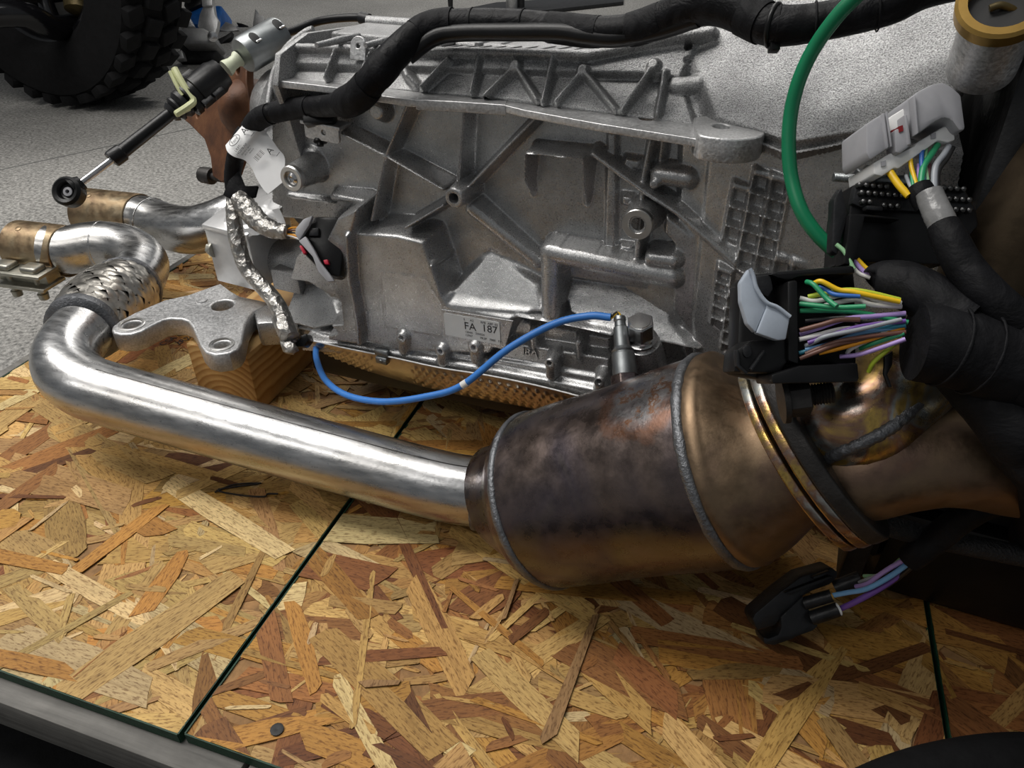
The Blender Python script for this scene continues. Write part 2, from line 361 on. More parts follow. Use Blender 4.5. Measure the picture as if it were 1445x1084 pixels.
def tone(bi):
    w = [q for _, q in TONES]
    if bi == 0: w = [7, 6, 4, 1.6, 2.5, .5, 2.8, .5]
    if bi == 2: w = [1.5, 4, 3, 4, 2, 2, 1, 3]
    c = rs.choices([q for q, _ in TONES], w)[0]; k = rs.uniform(.62, 1.04); return tuple(x * k * rs.uniform(.95, 1.05) for x in c)
def make_strand(x0, x1, y0, y1, z, bi):
    cx, cy = rs.uniform(x0 - .02, x1 + .02), rs.uniform(y0 - .02, y1 + .02)
    if rs.random() < .42: L, w = rs.uniform(.015, .05), rs.uniform(.0025, .009)
    else: L, w = rs.uniform(.05, .175), min(.044, max(.006, rs.gauss(.019, .010)))
    a = rs.gauss(0, .55) if rs.random() < .62 else rs.uniform(0, math.pi)
    ca, sa = math.cos(a), math.sin(a); h = w / 2; sk1, sk2 = rs.uniform(-.8, .8) * h, rs.uniform(-.8, .8) * h
    pts = [(-L / 2 - sk1, -h * rs.uniform(.7, 1)), (L / 2 * rs.uniform(-.1, .3), -h), (L / 2 - sk2, -h * rs.uniform(.6, 1)), (L / 2 + rs.uniform(0, .004), rs.uniform(-.3, .3) * h), (L / 2 + sk2, h * rs.uniform(.6, 1)), (L / 2 * rs.uniform(-.3, .1), h), (-L / 2 + sk1, h * rs.uniform(.7, 1)), (-L / 2 - rs.uniform(0, .004), rs.uniform(-.3, .3) * h)]
    uo, vo = rs.uniform(0, 50), rs.uniform(0, 50)
    P = [(cx + u * ca - v * sa, cy + u * sa + v * ca, u + uo, v + vo) for u, v in pts]
    for ax, val, kl in ((0, x0, False), (0, x1, True), (1, y0, False), (1, y1, True)):
        P = clip(P, ax, val, kl)
        if len(P) < 3: return None
    tl, tw = rs.uniform(-.0007, .0007) / L, rs.uniform(-.0005, .0005) / w
    top = [(p[0], p[1], z + (p[2] - uo) * tl + (p[3] - vo) * tw + .00006) for p in P]
    return top, [(p[2], p[3]) for p in P], tone(bi)
def strand_mesh(name, strands, parent, kind=None):
    vs, fs, uv, tn = [], [], [], []
    for top, u, t in strands:
        n0 = len(vs); n = len(top)
        vs += top + [(p[0], p[1], p[2] - .0011) for p in top]
        fs += [list(range(n0, n0 + n))] + [[n0 + i, n0 + n + i, n0 + n + (i + 1) % n, n0 + (i + 1) % n] for i in range(n)]
        uv += u + u; tn += [t] * n + [tuple(x * .22 for x in t)] * n  # strand sides fade to dark paint, standing in for shadow in the gaps
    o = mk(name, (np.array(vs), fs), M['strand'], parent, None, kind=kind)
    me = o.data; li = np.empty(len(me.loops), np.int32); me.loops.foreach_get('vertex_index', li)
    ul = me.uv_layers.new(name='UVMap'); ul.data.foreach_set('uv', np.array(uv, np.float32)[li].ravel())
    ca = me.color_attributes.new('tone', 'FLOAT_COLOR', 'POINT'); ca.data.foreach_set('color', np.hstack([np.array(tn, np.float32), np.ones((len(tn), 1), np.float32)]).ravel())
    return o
def pxof(p):
    v = np.asarray(p) - CAM; d = v @ DV; return CX + F * (v @ RT) / d, CY - F * (v @ UV) / d
M['osbcore'] = plain('osb_core', (.30, .16, .06), .8, 0, (200, .5, .002), .4)
boards = []; cand = []; rest = {0: [], 1: [], 2: []}
for bi in range(3):
    x0, x1 = BX[bi] + .0024, BX[bi + 1] - .0024; yy0 = BY0 + (.0, .002, .0)[bi]
    b = mk('osb_board', box(((x0 + x1) / 2, (yy0 + BY1) / 2, -.0008 - TH / 2), (1, 0, 0), (0, 1, 0), ((x1 - x0) / 2, (BY1 - yy0) / 2, TH / 2 - .0016)), M['osbcore'], pal, None)
    boards.append(b)
    for (cx, cy, hx, hy) in (((x0 + x1) / 2, yy0 - .0003, (x1 - x0) / 2, .0006), (x0 - .0002, (yy0 + BY1) / 2, .0006, (BY1 - yy0) / 2), (x1 + .0002, (yy0 + BY1) / 2, .0006, (BY1 - yy0) / 2)):
        mk('painted_edge', box((cx, cy, -.0006 - TH / 2), (1, 0, 0), (0, 1, 0), (hx, hy, TH / 2 - .0003)), M['greenedge'], b, None, label='dark green painted board edge')
    n = int((x1 - x0) * (BY1 - yy0) / .00135 * 5.6)
    for i in range(n):
        s = make_strand(x0, x1, yy0, min(BY1, 1.2), -.0026 + .0026 * i / n, bi)
        if s is None: continue
        rest[bi].append(s)
        if i > n * .72:
            q = [pxof(p) for p in s[0]]; ar = abs(sum(q[k][0] * q[(k + 1) % len(q)][1] - q[(k + 1) % len(q)][0] * q[k][1] for k in range(len(q)))) / 2
            mx, my = np.mean(q, 0)
            if 0 < mx < 1445 and 380 < my < 1084 and not (400 < mx < 1100 and my < 560): cand.append((ar, bi, s))
cand.sort(key=lambda q: -q[0]); top = cand[:300]; tid = {id(q[2]) for q in top}
for bi in range(3): strand_mesh('strand_layer', [s for s in rest[bi] if id(s) not in tid], boards[bi], 'stuff')
for ar, bi, s in top: strand_mesh('strand', [s], boards[bi])
stp = PZ(226, 487, .0008); sdir = nrm(PZ(300, 452, 0) - PZ(240, 484, 0))
mk('board_stamp', J(text('CSA O325', .0125, stp, sdir, np.cross(ZU, sdir), .0001), text('2R24', .0125, stp - np.cross(ZU, sdir) * .016 + sdir * .012, sdir, np.cross(ZU, sdir), .0001)), M['ink'], boards[0], None, label='faint black stamped lettering')
# dark screw sunk into the middle board
sc0 = PZ(391, 1030, 0)
mk('deck_screw', lathe(sc0 - ZU * .004, sc0 + ZU, [(0, .0045), (.0048, .0048), (.0052, .003), (.0046, .0008)], 14), M['hole'], boards[1], 30, label='dark screw head sunk in strand board')
# weathered planks under the deck
def plank(x0, x1, y0, y1, z0, z1):
    mk('plank', box(((x0 + x1) / 2, (y0 + y1) / 2, (z0 + z1) / 2), (1, 0, 0), (0, 1, 0), ((x1 - x0) / 2, (y1 - y0) / 2, (z1 - z0) / 2), .0015), M['greywood'], pal, 40)
plank(-.825, -.262, .180, .262, -.052, -.0122); plank(-.258, .30, .183, .262, -.050, -.0122); plank(.304, .73, .181, .262, -.051, -.0122)
for y in (.42, .66, .90, 1.13): plank(-.827, .73, y, y + .085, -.048, -.0122)
for x in (-.80, -.07, .66): plank(x, x + .04, .20, 1.22, FZ + .004, -.048)
plank(-.826, -.8145, .27, 1.22, -.050, -.002)

# wood post block under the tail of the gearbox
mk('wood_block', box((-.512, .645, .0385), (1, 0, 0), (0, 1, 0), (.039, .108, .0385), .0025), M['pine'], None, 40, label='pine post block propping up the gearbox tail', cat='wood block')

# ------------------------------------------------------------------ parked vehicle's wheel in the background
TC = PZ(94, 152, FZ); TR = .44; ax = nrm(FWH * math.cos(.38) + RT * math.sin(.38)); TCc = V(TC[0], TC[1], FZ + TR) + ax * .10
wh = empty('truck_wheel', V(TC[0], TC[1], FZ), 'black mud-terrain wheel of a vehicle parked on the concrete', 'wheel')
hw = .125
mk('tire', lathe(TCc - ax * hw, TCc + ax * hw, [(.03, .245), (.0, .27), (-.008, .33), (.004, .395), (.03, .415), (hw, .422), (2 * hw - .03, .415), (2 * hw, .39), (2 * hw + .005, .33), (2 * hw - .03, .245)], 72, False), M['rubber'], wh, 40)
mk('rim', lathe(TCc - ax * (hw - .03), TCc + ax, [(0, .25), (.005, .235), (.02, .225), (.09, .215), (.10, .08), (.085, .05), (.085, .001)], 48, False), M['blackgloss'] if 'blackgloss' in M else M['plastic'], wh, 40)
tx, ty, _ = basis(ax); blk = None
for row, (off, wd, sh) in enumerate(((-.098, .033, 0), (-.034, .030, .5), (.034, .030, 0), (.098, .033, .5))):
    for k in range(34):
        a = 2 * math.pi * (k + sh) / 34; rd = tx * math.cos(a) + ty * math.sin(a); tg = np.cross(ax, rd)
        if blk is None:
            blk = mk('tread_block', box((0, 0, 0), (1, 0, 0), (0, 1, 0), (.028, .026, .014), .005, 2), M['rubber'], wh, 40); o = blk
            m0 = o.data; o.location = (0, 0, 0)
        else:
            o = blk.copy(); COL.objects.link(o)
        Rm = Matrix((ax, tg, rd)).transposed().to_4x4()
        c = TCc + ax * off + rd * (.415 + .010 - (abs(off) > .09) * .012)
        o.matrix_basis = Matrix.Translation(Vector(tuple(c - WLOC[wh]))) @ Rm @ Matrix.Rotation((.25 if row % 2 else -.25), 4, 'Z')
for k in range(6):
    a = k * math.pi / 3 + .3; rd = tx * math.cos(a) + ty * math.sin(a)
    mk('spoke', tube(spl([TCc - ax * .05 + rd * .05, TCc - ax * .075 + rd * .13, TCc - ax * .09 + rd * .225], 5), [.032, .022, .028], 10), M['glossblack'], wh, 60)
arm = empty('parked_vehicle', PD(20, 20, 1.9), 'black underside and suspension arm of the vehicle parked behind the gearbox', 'vehicle')
mk('body', prism([TCc + V(*q) for q in ((-1.5, -.75, .50), (.16, -.75, .50), (.16, 1.6, .50), (-1.5, 1.6, .50))], ZU * .5, .05), M['glossblack'], arm)
mk('arm_tube', tube(spl([PD(-60, 22, 1.95), PD(30, 20, 2.05), PD(85, 40, 2.2), PD(150, 20, 2.5)], 6), .035, 14), M['glossblack'], arm)
mk('tie_rod', tube(spl([PD(-60, -25, 2.0), PD(60, -5, 2.2), PD(160, -20, 2.5)], 6), .018, 12), M['darksteel'], arm)
mk('ball_joint', lathe(PD(112, 20, 2.2), PD(112, -40, 2.2), [(0, .02), (.01, .04), (.05, .045), (.07, .03), (.12, .03)], 20), M['brassy'], arm)
# ------------------------------------------------------------------ gearbox: cast case as measured relief fields
TA = math.radians(-5); TS = V(math.cos(TA), math.sin(TA), 0); TN = V(math.sin(TA), -math.cos(TA), 0); TO = PD(650, 530, .745)
def sst(a, b, x): t = np.clip((x - a) / (b - a), 0, 1); return t * t * (3 - 2 * t)
class HF:
    def __init__(s, org, X, Y, N, x0, x1, y0, y1, res):
        s.o, s.X, s.Y, s.N = org, X, Y, N
        s.nx, s.ny = int((x1 - x0) / res) + 1, int((y1 - y0) / res) + 1
        s.gx, s.gy = np.meshgrid(np.linspace(x0, x1, s.nx), np.linspace(y0, y1, s.ny)); s.f = np.zeros_like(s.gx)
    def P(s, px, py, f=0.0):
        r = ray(px, py); t = ((s.o - CAM) @ s.N + f) / (r @ s.N); q = CAM + r * t - s.o; return V(q @ s.X, q @ s.Y)
    def W(s, px, py, f=0.0): r = ray(px, py); return CAM + r * (((s.o - CAM) @ s.N + f) / (r @ s.N))
    def sd(s, pts):
        """signed distance to polygon (positive inside)"""
        P = np.array(pts); n = len(P); d = np.full(s.gx.shape, 1e9); ins = np.zeros(s.gx.shape, bool)
        for i in range(n):
            a, b = P[i], P[(i + 1) % n]; e = b - a; L = e @ e
            t = np.clip(((s.gx - a[0]) * e[0] + (s.gy - a[1]) * e[1]) / L, 0, 1)
            d = np.minimum(d, np.hypot(s.gx - a[0] - t * e[0], s.gy - a[1] - t * e[1]))
            c = ((a[1] > s.gy) != (b[1] > s.gy)) & (s.gx < (b[0] - a[0]) * (s.gy - a[1]) / (b[1] - a[1] + 1e-15) + a[0]); ins ^= c
        return np.where(ins, d, -d)
    def plateau(s, verts, f=None, blur=.005, mode='set'):
        """verts: (px,py) with level f, or (px,py,f) -> best fitting ramp"""
        if f is None:
            Q = np.array([[*s.P(x, y, z), z] for x, y, z in verts]); co, *_ = np.linalg.lstsq(np.c_[Q[:, :2], np.ones(len(Q))], Q[:, 2], rcond=None)
            lev = np.clip(co[0] * s.gx + co[1] * s.gy + co[2], Q[:, 2].min() - .002, Q[:, 2].max() + .002); pts = Q[:, :2]
        else: pts = [s.P(x, y, f) for x, y in verts]; lev = f
        m = sst(-blur / 2, blur / 2, s.sd(pts)); n = s.f * (1 - m) + lev * m
        s.f = n if mode == 'set' else (np.maximum(s.f, n) if mode == 'max' else np.minimum(s.f, n))
    def add(s, verts, df, blur=.003):
        m = sst(-blur / 2, blur / 2, s.sd([s.P(x, y, z) for x, y, z in verts])); s.f = s.f + m * df
    def rib(s, pts, w=.0016, fil=.0028, mode='max'):
        base = s.f.copy()
        for a, b in zip(pts[:-1], pts[1:]):
            A_, B_ = s.P(*a), s.P(*b); e = B_ - A_; t = np.clip(((s.gx - A_[0]) * e[0] + (s.gy - A_[1]) * e[1]) / (e @ e), 0, 1)
            d = np.hypot(s.gx - A_[0] - t * e[0], s.gy - A_[1] - t * e[1]); cr = a[2] + (b[2] - a[2]) * t - .0016 * np.minimum(1, d / w) ** 2
            k = 1 - sst(w, w + fil, d); cand = base + (cr - base) * k
            s.f = np.maximum(s.f, cand) if mode == 'max' else np.minimum(s.f, cand)
    def rod(s, pts, r):
        """half-round bar proud of the surface, crest at f"""
        base = s.f.copy()
        for a, b in zip(pts[:-1], pts[1:]):
            A_, B_ = s.P(*a), s.P(*b); e = B_ - A_; t = np.clip(((s.gx - A_[0]) * e[0] + (s.gy - A_[1]) * e[1]) / (e @ e), 0, 1)
            d = np.hypot(s.gx - A_[0] - t * e[0], s.gy - A_[1] - t * e[1]); cr = a[2] + (b[2] - a[2]) * t
            k = np.sqrt(np.clip(1 - (d / r) ** 2, 0, 1)); cand = np.where(d < r, cr - r + k * r, -1); cand = np.where((d < r) & (cand < base) & (k > 0), base, cand)
            s.f = np.maximum(s.f, cand)
    def disc(s, px, py, f, r, fil=.003): A_ = s.P(px, py, f); d = np.hypot(s.gx - A_[0], s.gy - A_[1]); s.f = np.maximum(s.f, s.f + (f - s.f) * (1 - sst(r, r + fil, d)))
    def hole(s, px, py, f, r, depth): A_ = s.P(px, py, f); d = np.hypot(s.gx - A_[0], s.gy - A_[1]); s.f = s.f - depth * (1 - sst(r - .0007, r + .0007, d))
    def smooth(s, n=1):
        for _ in range(n):
            p = np.pad(s.f, 1, mode='edge'); s.f = (p[1:-1, 1:-1] * 4 + p[:-2, 1:-1] * 2 + p[2:, 1:-1] * 2 + p[1:-1, :-2] * 2 + p[1:-1, 2:] * 2 + p[:-2, :-2] + p[2:, 2:] + p[:-2, 2:] + p[2:, :-2]) / 16
    def geo(s, maskpts, back, backdir=None):
        keep = s.sd([s.P(*p) for p in maskpts]) > 0
        pos = s.o + s.gx[..., None] * s.X + s.gy[..., None] * s.Y + s.f[..., None] * s.N
        qk = keep[:-1, :-1] & keep[1:, :-1] & keep[:-1, 1:] & keep[1:, 1:]
        idx = np.arange(s.nx * s.ny).reshape(s.ny, s.nx)
        q = np.stack([idx[:-1, :-1], idx[:-1, 1:], idx[1:, 1:], idx[1:, :-1]], -1)[qk]
        e = np.concatenate([q[:, [0, 1]], q[:, [1, 2]], q[:, [2, 3]], q[:, [3, 0]]]); key = np.sort(e, 1); k = key[:, 0].astype(np.int64) * (s.nx * s.ny) + key[:, 1]
        u, inv, cnt = np.unique(k, return_inverse=True, return_counts=True); be = e[cnt[inv] == 1]
        V_ = pos.reshape(-1, 3); used = np.unique(q); rm = np.full(len(V_), -1); rm[used] = np.arange(len(used)); Vn = V_[used]; q = rm[q]; be = rm[be]
        bv = np.unique(be); bm_ = np.full(len(Vn), -1); bm_[bv] = len(Vn) + np.arange(len(bv))
        bd = -s.N if backdir is None else backdir
        low = Vn[bv] + bd * (back + ((Vn[bv] - s.o) @ s.N)[:, None] if backdir is None else back)
        sk = np.stack([be[:, 1], be[:, 0], bm_[be[:, 0]], bm_[be[:, 1]]], -1)
        return np.vstack([Vn, low]), np.vstack([q, sk])
gb = empty('gearbox', V(-.15, .62, .08), 'large cast aluminium automatic gearbox lying along the strand board deck', 'gearbox')
S = HF(TO, TS, ZU, TN, -.235, .40, 0.0, .29, .00072)
S.o = V(TO[0], TO[1], 0) + ZU * .075; S.gy = S.gy
# levels ------------------------------------------------------------
S.plateau([(958, 186, .010), (1075, 195, .020), (1110, 213, .024), (1230, 190, .036), (1440, 112, .055), (1440, 420, .060), (1300, 600, .055), (1000, 560, .014), (962, 500, .010), (950, 332, .008), (956, 300, .008)], None, .006)
S.add([(1004, 190, .012), (1440, 120, .05), (1440, 600, .05), (985, 560, .012), (978, 450, .012), (990, 335, .012)], .0022, .003)
S.plateau([(692, 352, .0), (764, 395, .002), (770, 445, .022), (742, 449, .03), (636, 436, .03), (612, 432, .026)], None, .007)
S.plateau([(497, 322), (560, 327), (601, 337), (632, 428), (742, 447), (728, 452), (698, 505), (560, 500), (497, 480)], .030, .011, 'max')
S.plateau([(474, 306), (492, 298), (506, 290), (504, 308), (494, 340), (497, 392), (506, 463), (506, 488), (462, 482), (458, 458), (482, 456), (478, 425), (462, 398), (452, 350)], .036, .004, 'max')
S.plateau([(403, 372, -.036), (452, 390, -.020), (478, 426, .0), (482, 462, .026), (440, 470, .022), (405, 455, .004)], None, .006)
S.plateau([(402, 284), (430, 288), (505, 294), (474, 312), (452, 335), (442, 372), (405, 365)], -.045, .006, 'min')
S.rib([(405, 276, .004), (464, 286, .008)], .001, .002)
S.rib([(468, 279, .014), (512, 286, .018), (500, 305, .028)], .0026, .004)
S.plateau([(792, 384, -.010), (940, 408, -.010), (948, 452, .010), (985, 497, .024), (862, 474, .024), (800, 447, .022)], None, .005)
# rail along the oil pan ------------------------------------------------
S.plateau([(728, 450), (862, 476), (862, 512), (700, 492)], .008, .004)
S.plateau([(714, 482), (862, 505), (862, 548), (692, 516)], .020, .004)
S.plateau([(497, 470), (560, 482), (700, 507), (862, 535), (1000, 560), (1000, 620), (862, 600), (430, 520), (425, 480), (462, 482)], .024, .003, 'max')
S.plateau([(425, 478), (497, 486), (600, 505), (700, 522), (862, 553), (1000, 580), (1000, 640), (862, 620), (425, 540)], .031, .003, 'max')
S.rib([(412, 462, .0), (440, 468, .016), (482, 477, .026)], .0012, .003)
S.rib([(727, 447, .028), (800, 460, .028), (862, 474, .028)], .0012, .002)
S.rib([(727, 447, .028), (704, 488, .028)], .001, .002)
for gx_, gy_ in ((750, 470), (815, 485)): S.rib([(gx_, gy_, .022), (gx_ + 2, gy_ + 22, .022)], .003, .003)
# ribs and bosses ---------------------------------------------------
for r in ([(481, 189, .017), (543, 221, .019), (624, 268, .024)], [(574, 148, .020), (542, 223, .019), (523, 312, .024)], [(654, 154, .017), (644, 262, .024)], [(758, 164, .017), (655, 270, .024)], [(624, 291, .024), (570, 323, .030)]): S.rib(r, .0015, .0026)
S.rib([(663, 297, .020), (756, 372, .012)], .0052, .003)
S.disc(640, 280, .034, .0088, .0018)
S.rib([(740, 219, .026), (740, 256, .018), (753, 278, .0)], .0012, .0016); S.rib([(742, 217, .027), (820, 225, .027)], .0012, .0016); S.rib([(822, 226, .026), (824, 276, .012), (828, 292, .0)], .0014, .0018)
S.rib([(836, 219, .017), (913, 275, .019), (955, 302, .021), (1020, 358, .026), (1062, 398, .030)], .0021, .003)
S.rod([(772, 361, .024), (855, 378, .024), (945, 397, .021)], .0095); S.rod([(773, 361, .024), (774, 446, .027)], .0095)
S.plateau([(856, 186), (870, 188), (868, 356), (852, 354)], .006, .003, 'max')
S.rib([(917, 201, .014), (907, 250, .014), (903, 296, .018)], .0018, .003); S.rib([(900, 340, .016), (896, 376, .016)], .002, .003); S.rib([(935, 195, .010), (930, 235, .008)], .0015, .003)
for pts in ([(880, 222), (905, 226), (903, 242), (879, 238)], [(876, 275), (893, 278), (890, 293), (876, 290)], [(873, 345), (893, 348), (890, 364), (872, 361)]): S.plateau(pts, .007, .004, 'max')
S.rod([(928, 251, .018), (968, 256, .018)], .0078); S.rod([(918, 368, .022), (948, 372, .022)], .0070)
S.plateau([(938, 300), (978, 335), (976, 470), (948, 440), (950, 345), (936, 330)], .012, .003, 'max')
S.disc(900, 316, .028, .0118, .0025); S.disc(922, 262, .020, .003, .003); S.disc(530, 158, .012, .006, .005)
S.disc(412, 252, .036, .0112, .003); S.rib([(412, 252, .034), (436, 226, .006)], .008, .006)
S.disc(608, 377, .037, .0022, .002)
S.rib([(534, 384, .0312), (599, 393, .0312), (622, 430, .0312), (622, 474, .0312), (545, 461, .0312), (534, 384, .0312)], .0004, .0008)
S.rod([(488, 335, .041), (491, 392, .041), (504, 463, .041), (505, 486, .041)], .003)
# waffle pockets -----------------------------------------------------
def wcell(c, r): return (1045.3 + c * 24.9 - r * 5, 276.4 + c * 7.5 + r * 26.4)
def fl_at(px, py): return float(np.interp(px, [965, 1110, 1250, 1440], [.012, .026, .040, .058]))
cells = [(1, -1), (2, -1)] + [(c, r) for r in (0, 1, 2) for c in (0, 1, 2)] + [(1, 3), (2, 3), (3, 3), (4, 3), (2, 4), (3, 4), (4, 4)]
def around(cx, cy, hx, hy, e1, e2): return [(cx + a * e1[0] * hx + b * e2[0] * hy, cy + a * e1[1] * hx + b * e2[1] * hy) for a, b in ((-1, -1), (1, -1), (1, 1), (-1, 1))]
e1, e2 = (24.9 / 2, 7.5 / 2), (-5 / 2, 26.4 / 2)
for c, r in cells:
    cx, cy = wcell(c, r); z = fl_at(cx, cy); S.plateau([(x, y) for x, y in around(cx, cy, 1.22, 1.22, e1, e2)], z + .0058, .0022, 'max')
for c, r in cells:
    cx, cy = wcell(c, r); z = fl_at(cx, cy); S.plateau([(x, y) for x, y in around(cx, cy, .78, .78, e1, e2)], z - .0032, .0026, 'min')
c2 = [(0, k) for k in range(5)] + [(1, k) for k in range(2, 7)]; f1, f2 = (10, 4), (-1.15, 8.2)
for c, r in c2:
    cx, cy = 1022 + 20 * c - 2.3 * r, 389 + 3 * c + 16.5 * r; S.plateau(around(cx, cy, 1.2, 1.22, f1, f2), fl_at(cx, cy) + .0075, .002, 'max')
for c, r in c2:
    cx, cy = 1022 + 20 * c - 2.3 * r, 389 + 3 * c + 16.5 * r; S.plateau(around(cx, cy, .76, .74, f1, f2), fl_at(cx, cy) + .001, .0022, 'min')
# bolt lugs of the pan rail
for x, y in ((566, 478), (621, 497), (668, 492), (775, 514), (845, 540)): S.disc(x, y, .036, .0052, .002); S.rib([(x, y, .036), (x + 1, y + 18, .034)], .0048, .002)
S.smooth(2)
for x, y in ((566, 477), (621, 496), (668, 491), (775, 513), (845, 539)): S.hole(x, y, .036, .0016, .006)
S.hole(640, 280, .034, .0036, .02)
# embossed casting code
case = mk('case_side', S.geo([(384, 118), (384, 285), (398, 292), (402, 372), (404, 455), (425, 478), (428, 494, .03), (505, 500, .031), (700, 534, .031), (862, 576, .031), (1000, 612, .03), (1310, 640, .05), (1328, 420, .055), (1352, 260, .05), (1380, 108, .05), (1230, 184, .034), (1110, 207, .024), (1070, 188, .01), (985, 180), (860, 168), (700, 142), (560, 132)], .12), M['cast2'], gb, 50)
g1 = text('JBA', .0105, S.W(737, 495, .0210), TS - ZU * .02, ZU, .0009); mk('casting_code', g1, M['cast2'], case, None, label='raised casting letters')
# upper, leaning wall and bell ----------------------------------------
ZS = .3545; LEAN = math.radians(32); UY = ZU * math.cos(LEAN) - TN * math.sin(LEAN); UN = TN * math.cos(LEAN) + ZU * math.sin(LEAN)
UO = V(TO[0], TO[1], 0) + ZU * ZS + TN * .004
U = HF(UO, TS, UY, UN, -.20, .42, -.03, .125, .00072)
U.plateau([(960, 62, .006), (1003, 40, .010), (1090, -60, .010), (1500, -60, .055), (1440, 110, .065), (1375, 128, .060), (1230, 194, .044), (1110, 215, .026), (1070, 197, .022), (1003, 176, .010), (985, 120, .004)], None, .012)
U.plateau([(395, 72), (640, 74), (830, 79), (880, 72), (960, 55), (985, 60), (960, 112), (905, 105), (830, 104), (640, 98), (388, 92)], .007, .004, 'max')
U.plateau([(388, 100, .001), (640, 103, .001), (860, 112, .001), (962, 118, .002), (985, 182, .007), (860, 162, .009), (700, 139, .009), (386, 114, .008)], None, .004, 'max')
U.rod([(408, 64, .013), (500, 66, .013), (600, 69, .013), (827, 74, .013), (872, 66, .013), (940, 50, .014), (1005, 40, .016)], .0035)
for a, b in (((470, 70), (456, 108)), ((519, 74), (503, 111)), ((629, 82), (592, 121)), ((674, 74), (663, 130)), ((779, 76), (764, 144)), ((937, 99), (927, 158)), ((725, 91), (682, 133)), ((725, 91), (756, 139)), ((821, 97), (783, 141)), ((821, 97), (868, 154)), ((921, 89), (876, 155))): U.rib([(*a, .013), (*b, .0145)], .0013, .0022)
for x, y in ((725, 91), (821, 97), (921, 89)): U.disc(x, y, .013, .003, .003)
U.rib([(563, 85, .010), (572, 105, .014), (585, 118, .010)], .002, .003)
U.rod([(952, 118, .008), (986, 113, .009)], .006)
U.rod([(1060, 196, .0215), (1112, 217, .0255), (1175, 205, .0335), (1230, 192, .0395), (1380, 130, .0575)], .002)
U.add([(1040, 60, .01), (1100, 50, .012), (1100, 110, .012), (1045, 110, .01)], -.0012, .02); U.add([(1190, 50, .02), (1260, 30, .03), (1260, 60, .03), (1190, 75, .02)], -.001, .02)
U.smooth(1)
U.hole(971, 64, .008, .0024, .008); U.hole(970, 85, .006, .0022, .002)
bell = mk('case_upper', U.geo([(386, 119, .0), (404, 60, .01), (600, 65, .01), (830, 70, .01), (872, 62, .01), (940, 45, .01), (1005, 33, .012), (1040, -60, .012), (1450, -60, .06), (1440, 60, .06), (1378, 112, .06), (1345, 150, .058), (1230, 198, .042), (1110, 223, .026), (1060, 200, .022), (985, 190, .0), (860, 172, .0), (700, 146, 0)], .10, nrm(-TN * .9 - ZU * .1)), M['cast'], gb, 50)
# top deck behind the ridge, with cross ribs
def up(px, py, f=.0): return U.W(px, py, f)
zt = up(640, 69, .01)[2]
def tl(s, f, z): return V(TO[0], TO[1], 0) + TS * s + TN * f + ZU * z
deck = mk('case_top', prism([tl(-.125, -.028, zt), tl(.16, -.028, zt), tl(.23, -.05, zt + .02), tl(.25, -.085, zt + .02), tl(.16, -.080, zt + .001), tl(-.12, -.080, zt + .001)], ZU * -.02, .002), M['cast'], gb)
for px_ in (440, 510, 560, 615, 668, 705, 770, 800): p = PZ(px_, 66, zt); mk('deck_rib', tube([p - TN * .006, p - TN * .03 + TS * .004, p - TN * .055 + TS * .008], [.0022, .003, .0026], 8), M['cast'], deck, 60)
mk('deck_bar', tube([tl(-.12, -.080, zt + .001), tl(.19, -.082, zt + .003)], .005, 10), M['cast'], deck, 60)
# body mass behind the relief so that the case is solid from the side
mk('case_core', lathe(tl(-.16, -.13, .215), tl(.40, -.13, .215), [(0, .09), (.004, .112), (.30, .118), (.42, .155), (.52, .175), (.53, .12)], 64), M['cast2'], gb, 40)
# shelf flange along the joint, cut from plate
fe = [(386, 113), (440, 119), (487, 125), (540, 135), (575, 140), (592, 141), (640, 143), (712, 148), (740, 155), (800, 166), (850, 175), (915, 185), (960, 192), (990, 197)]
front = [PZ(x, y, ZS) for x, y in fe]
def t2(p): q = np.asarray(p) - tl(0, 0, 0); return (float(q @ TS), float(q @ ZU * 0 - q @ TN))
outer = [t2(p) for p in front]; sl, sr = outer[0][0], outer[-1][0]
outer = outer + [(sr + .02, -.01), (sr, .03), (sl, .03)]
h1 = t2(PZ(913, 167, ZS)); hole1 = circ(h1[0], h1[1], .0066, n=20)
mk('joint_flange', plate([outer, hole1], .0055, tl(0, 0, ZS - .0027), TS, -TN, .0006), M['castlight'], gb, 30)
lip = [t2(PZ(x, y, ZS)) for x, y in ((588, 141), (640, 143.5), (712, 148.5), (714, 143), (640, 139), (590, 137))]
mk('flange_lip', plate([lip], .008, tl(0, 0, ZS - .0035), TS, -TN, .0008), M['castlight'], gb, 30)
lug = [t2(PZ(x, y, ZS + .004)) for x, y in ((982, 166), (1000, 164), (1030, 166), (1060, 171), (1074, 178), (1077, 186), (1068, 193), (1040, 196), (1005, 193), (986, 187))]
h2 = t2(PZ(1018, 178, ZS + .004))
mk('mounting_lug', plate([[tuple(q[:2]) for q in spl(np.array([list(p) + [0] for p in lug + lug[:1]]), 4)[:-1]], circ(h2[0], h2[1], .0072, n=20)], .016, tl(0, 0, ZS - .004), TS, -TN, .0014), M['castlight'], gb, 30)
# left end rim of the case
rim = [(378, 152), (384, 113), (391, 92), (400, 74), (412, 60), (432, 45), (442, 41)]
mk('end_rim', tube(spl([PD(x, y, .655 - .012 * k / 6) for k, (x, y) in enumerate(rim)], 5), .0030, 8), M['cast'], gb, 60)
mk('end_plate', prism([tl(-.150, .028, ZS - .003), tl(-.150, .018, ZS + .02), tl(-.14, -.01, zt + .001), tl(-.135, -.09, zt - .004), tl(-.14, -.15, zt - .05), tl(-.150, -.24, .25), tl(-.160, -.1, .15), tl(-.160, -.005, .25), tl(-.152, .02, .33)], TS * .006, .001), M['cast'], gb)
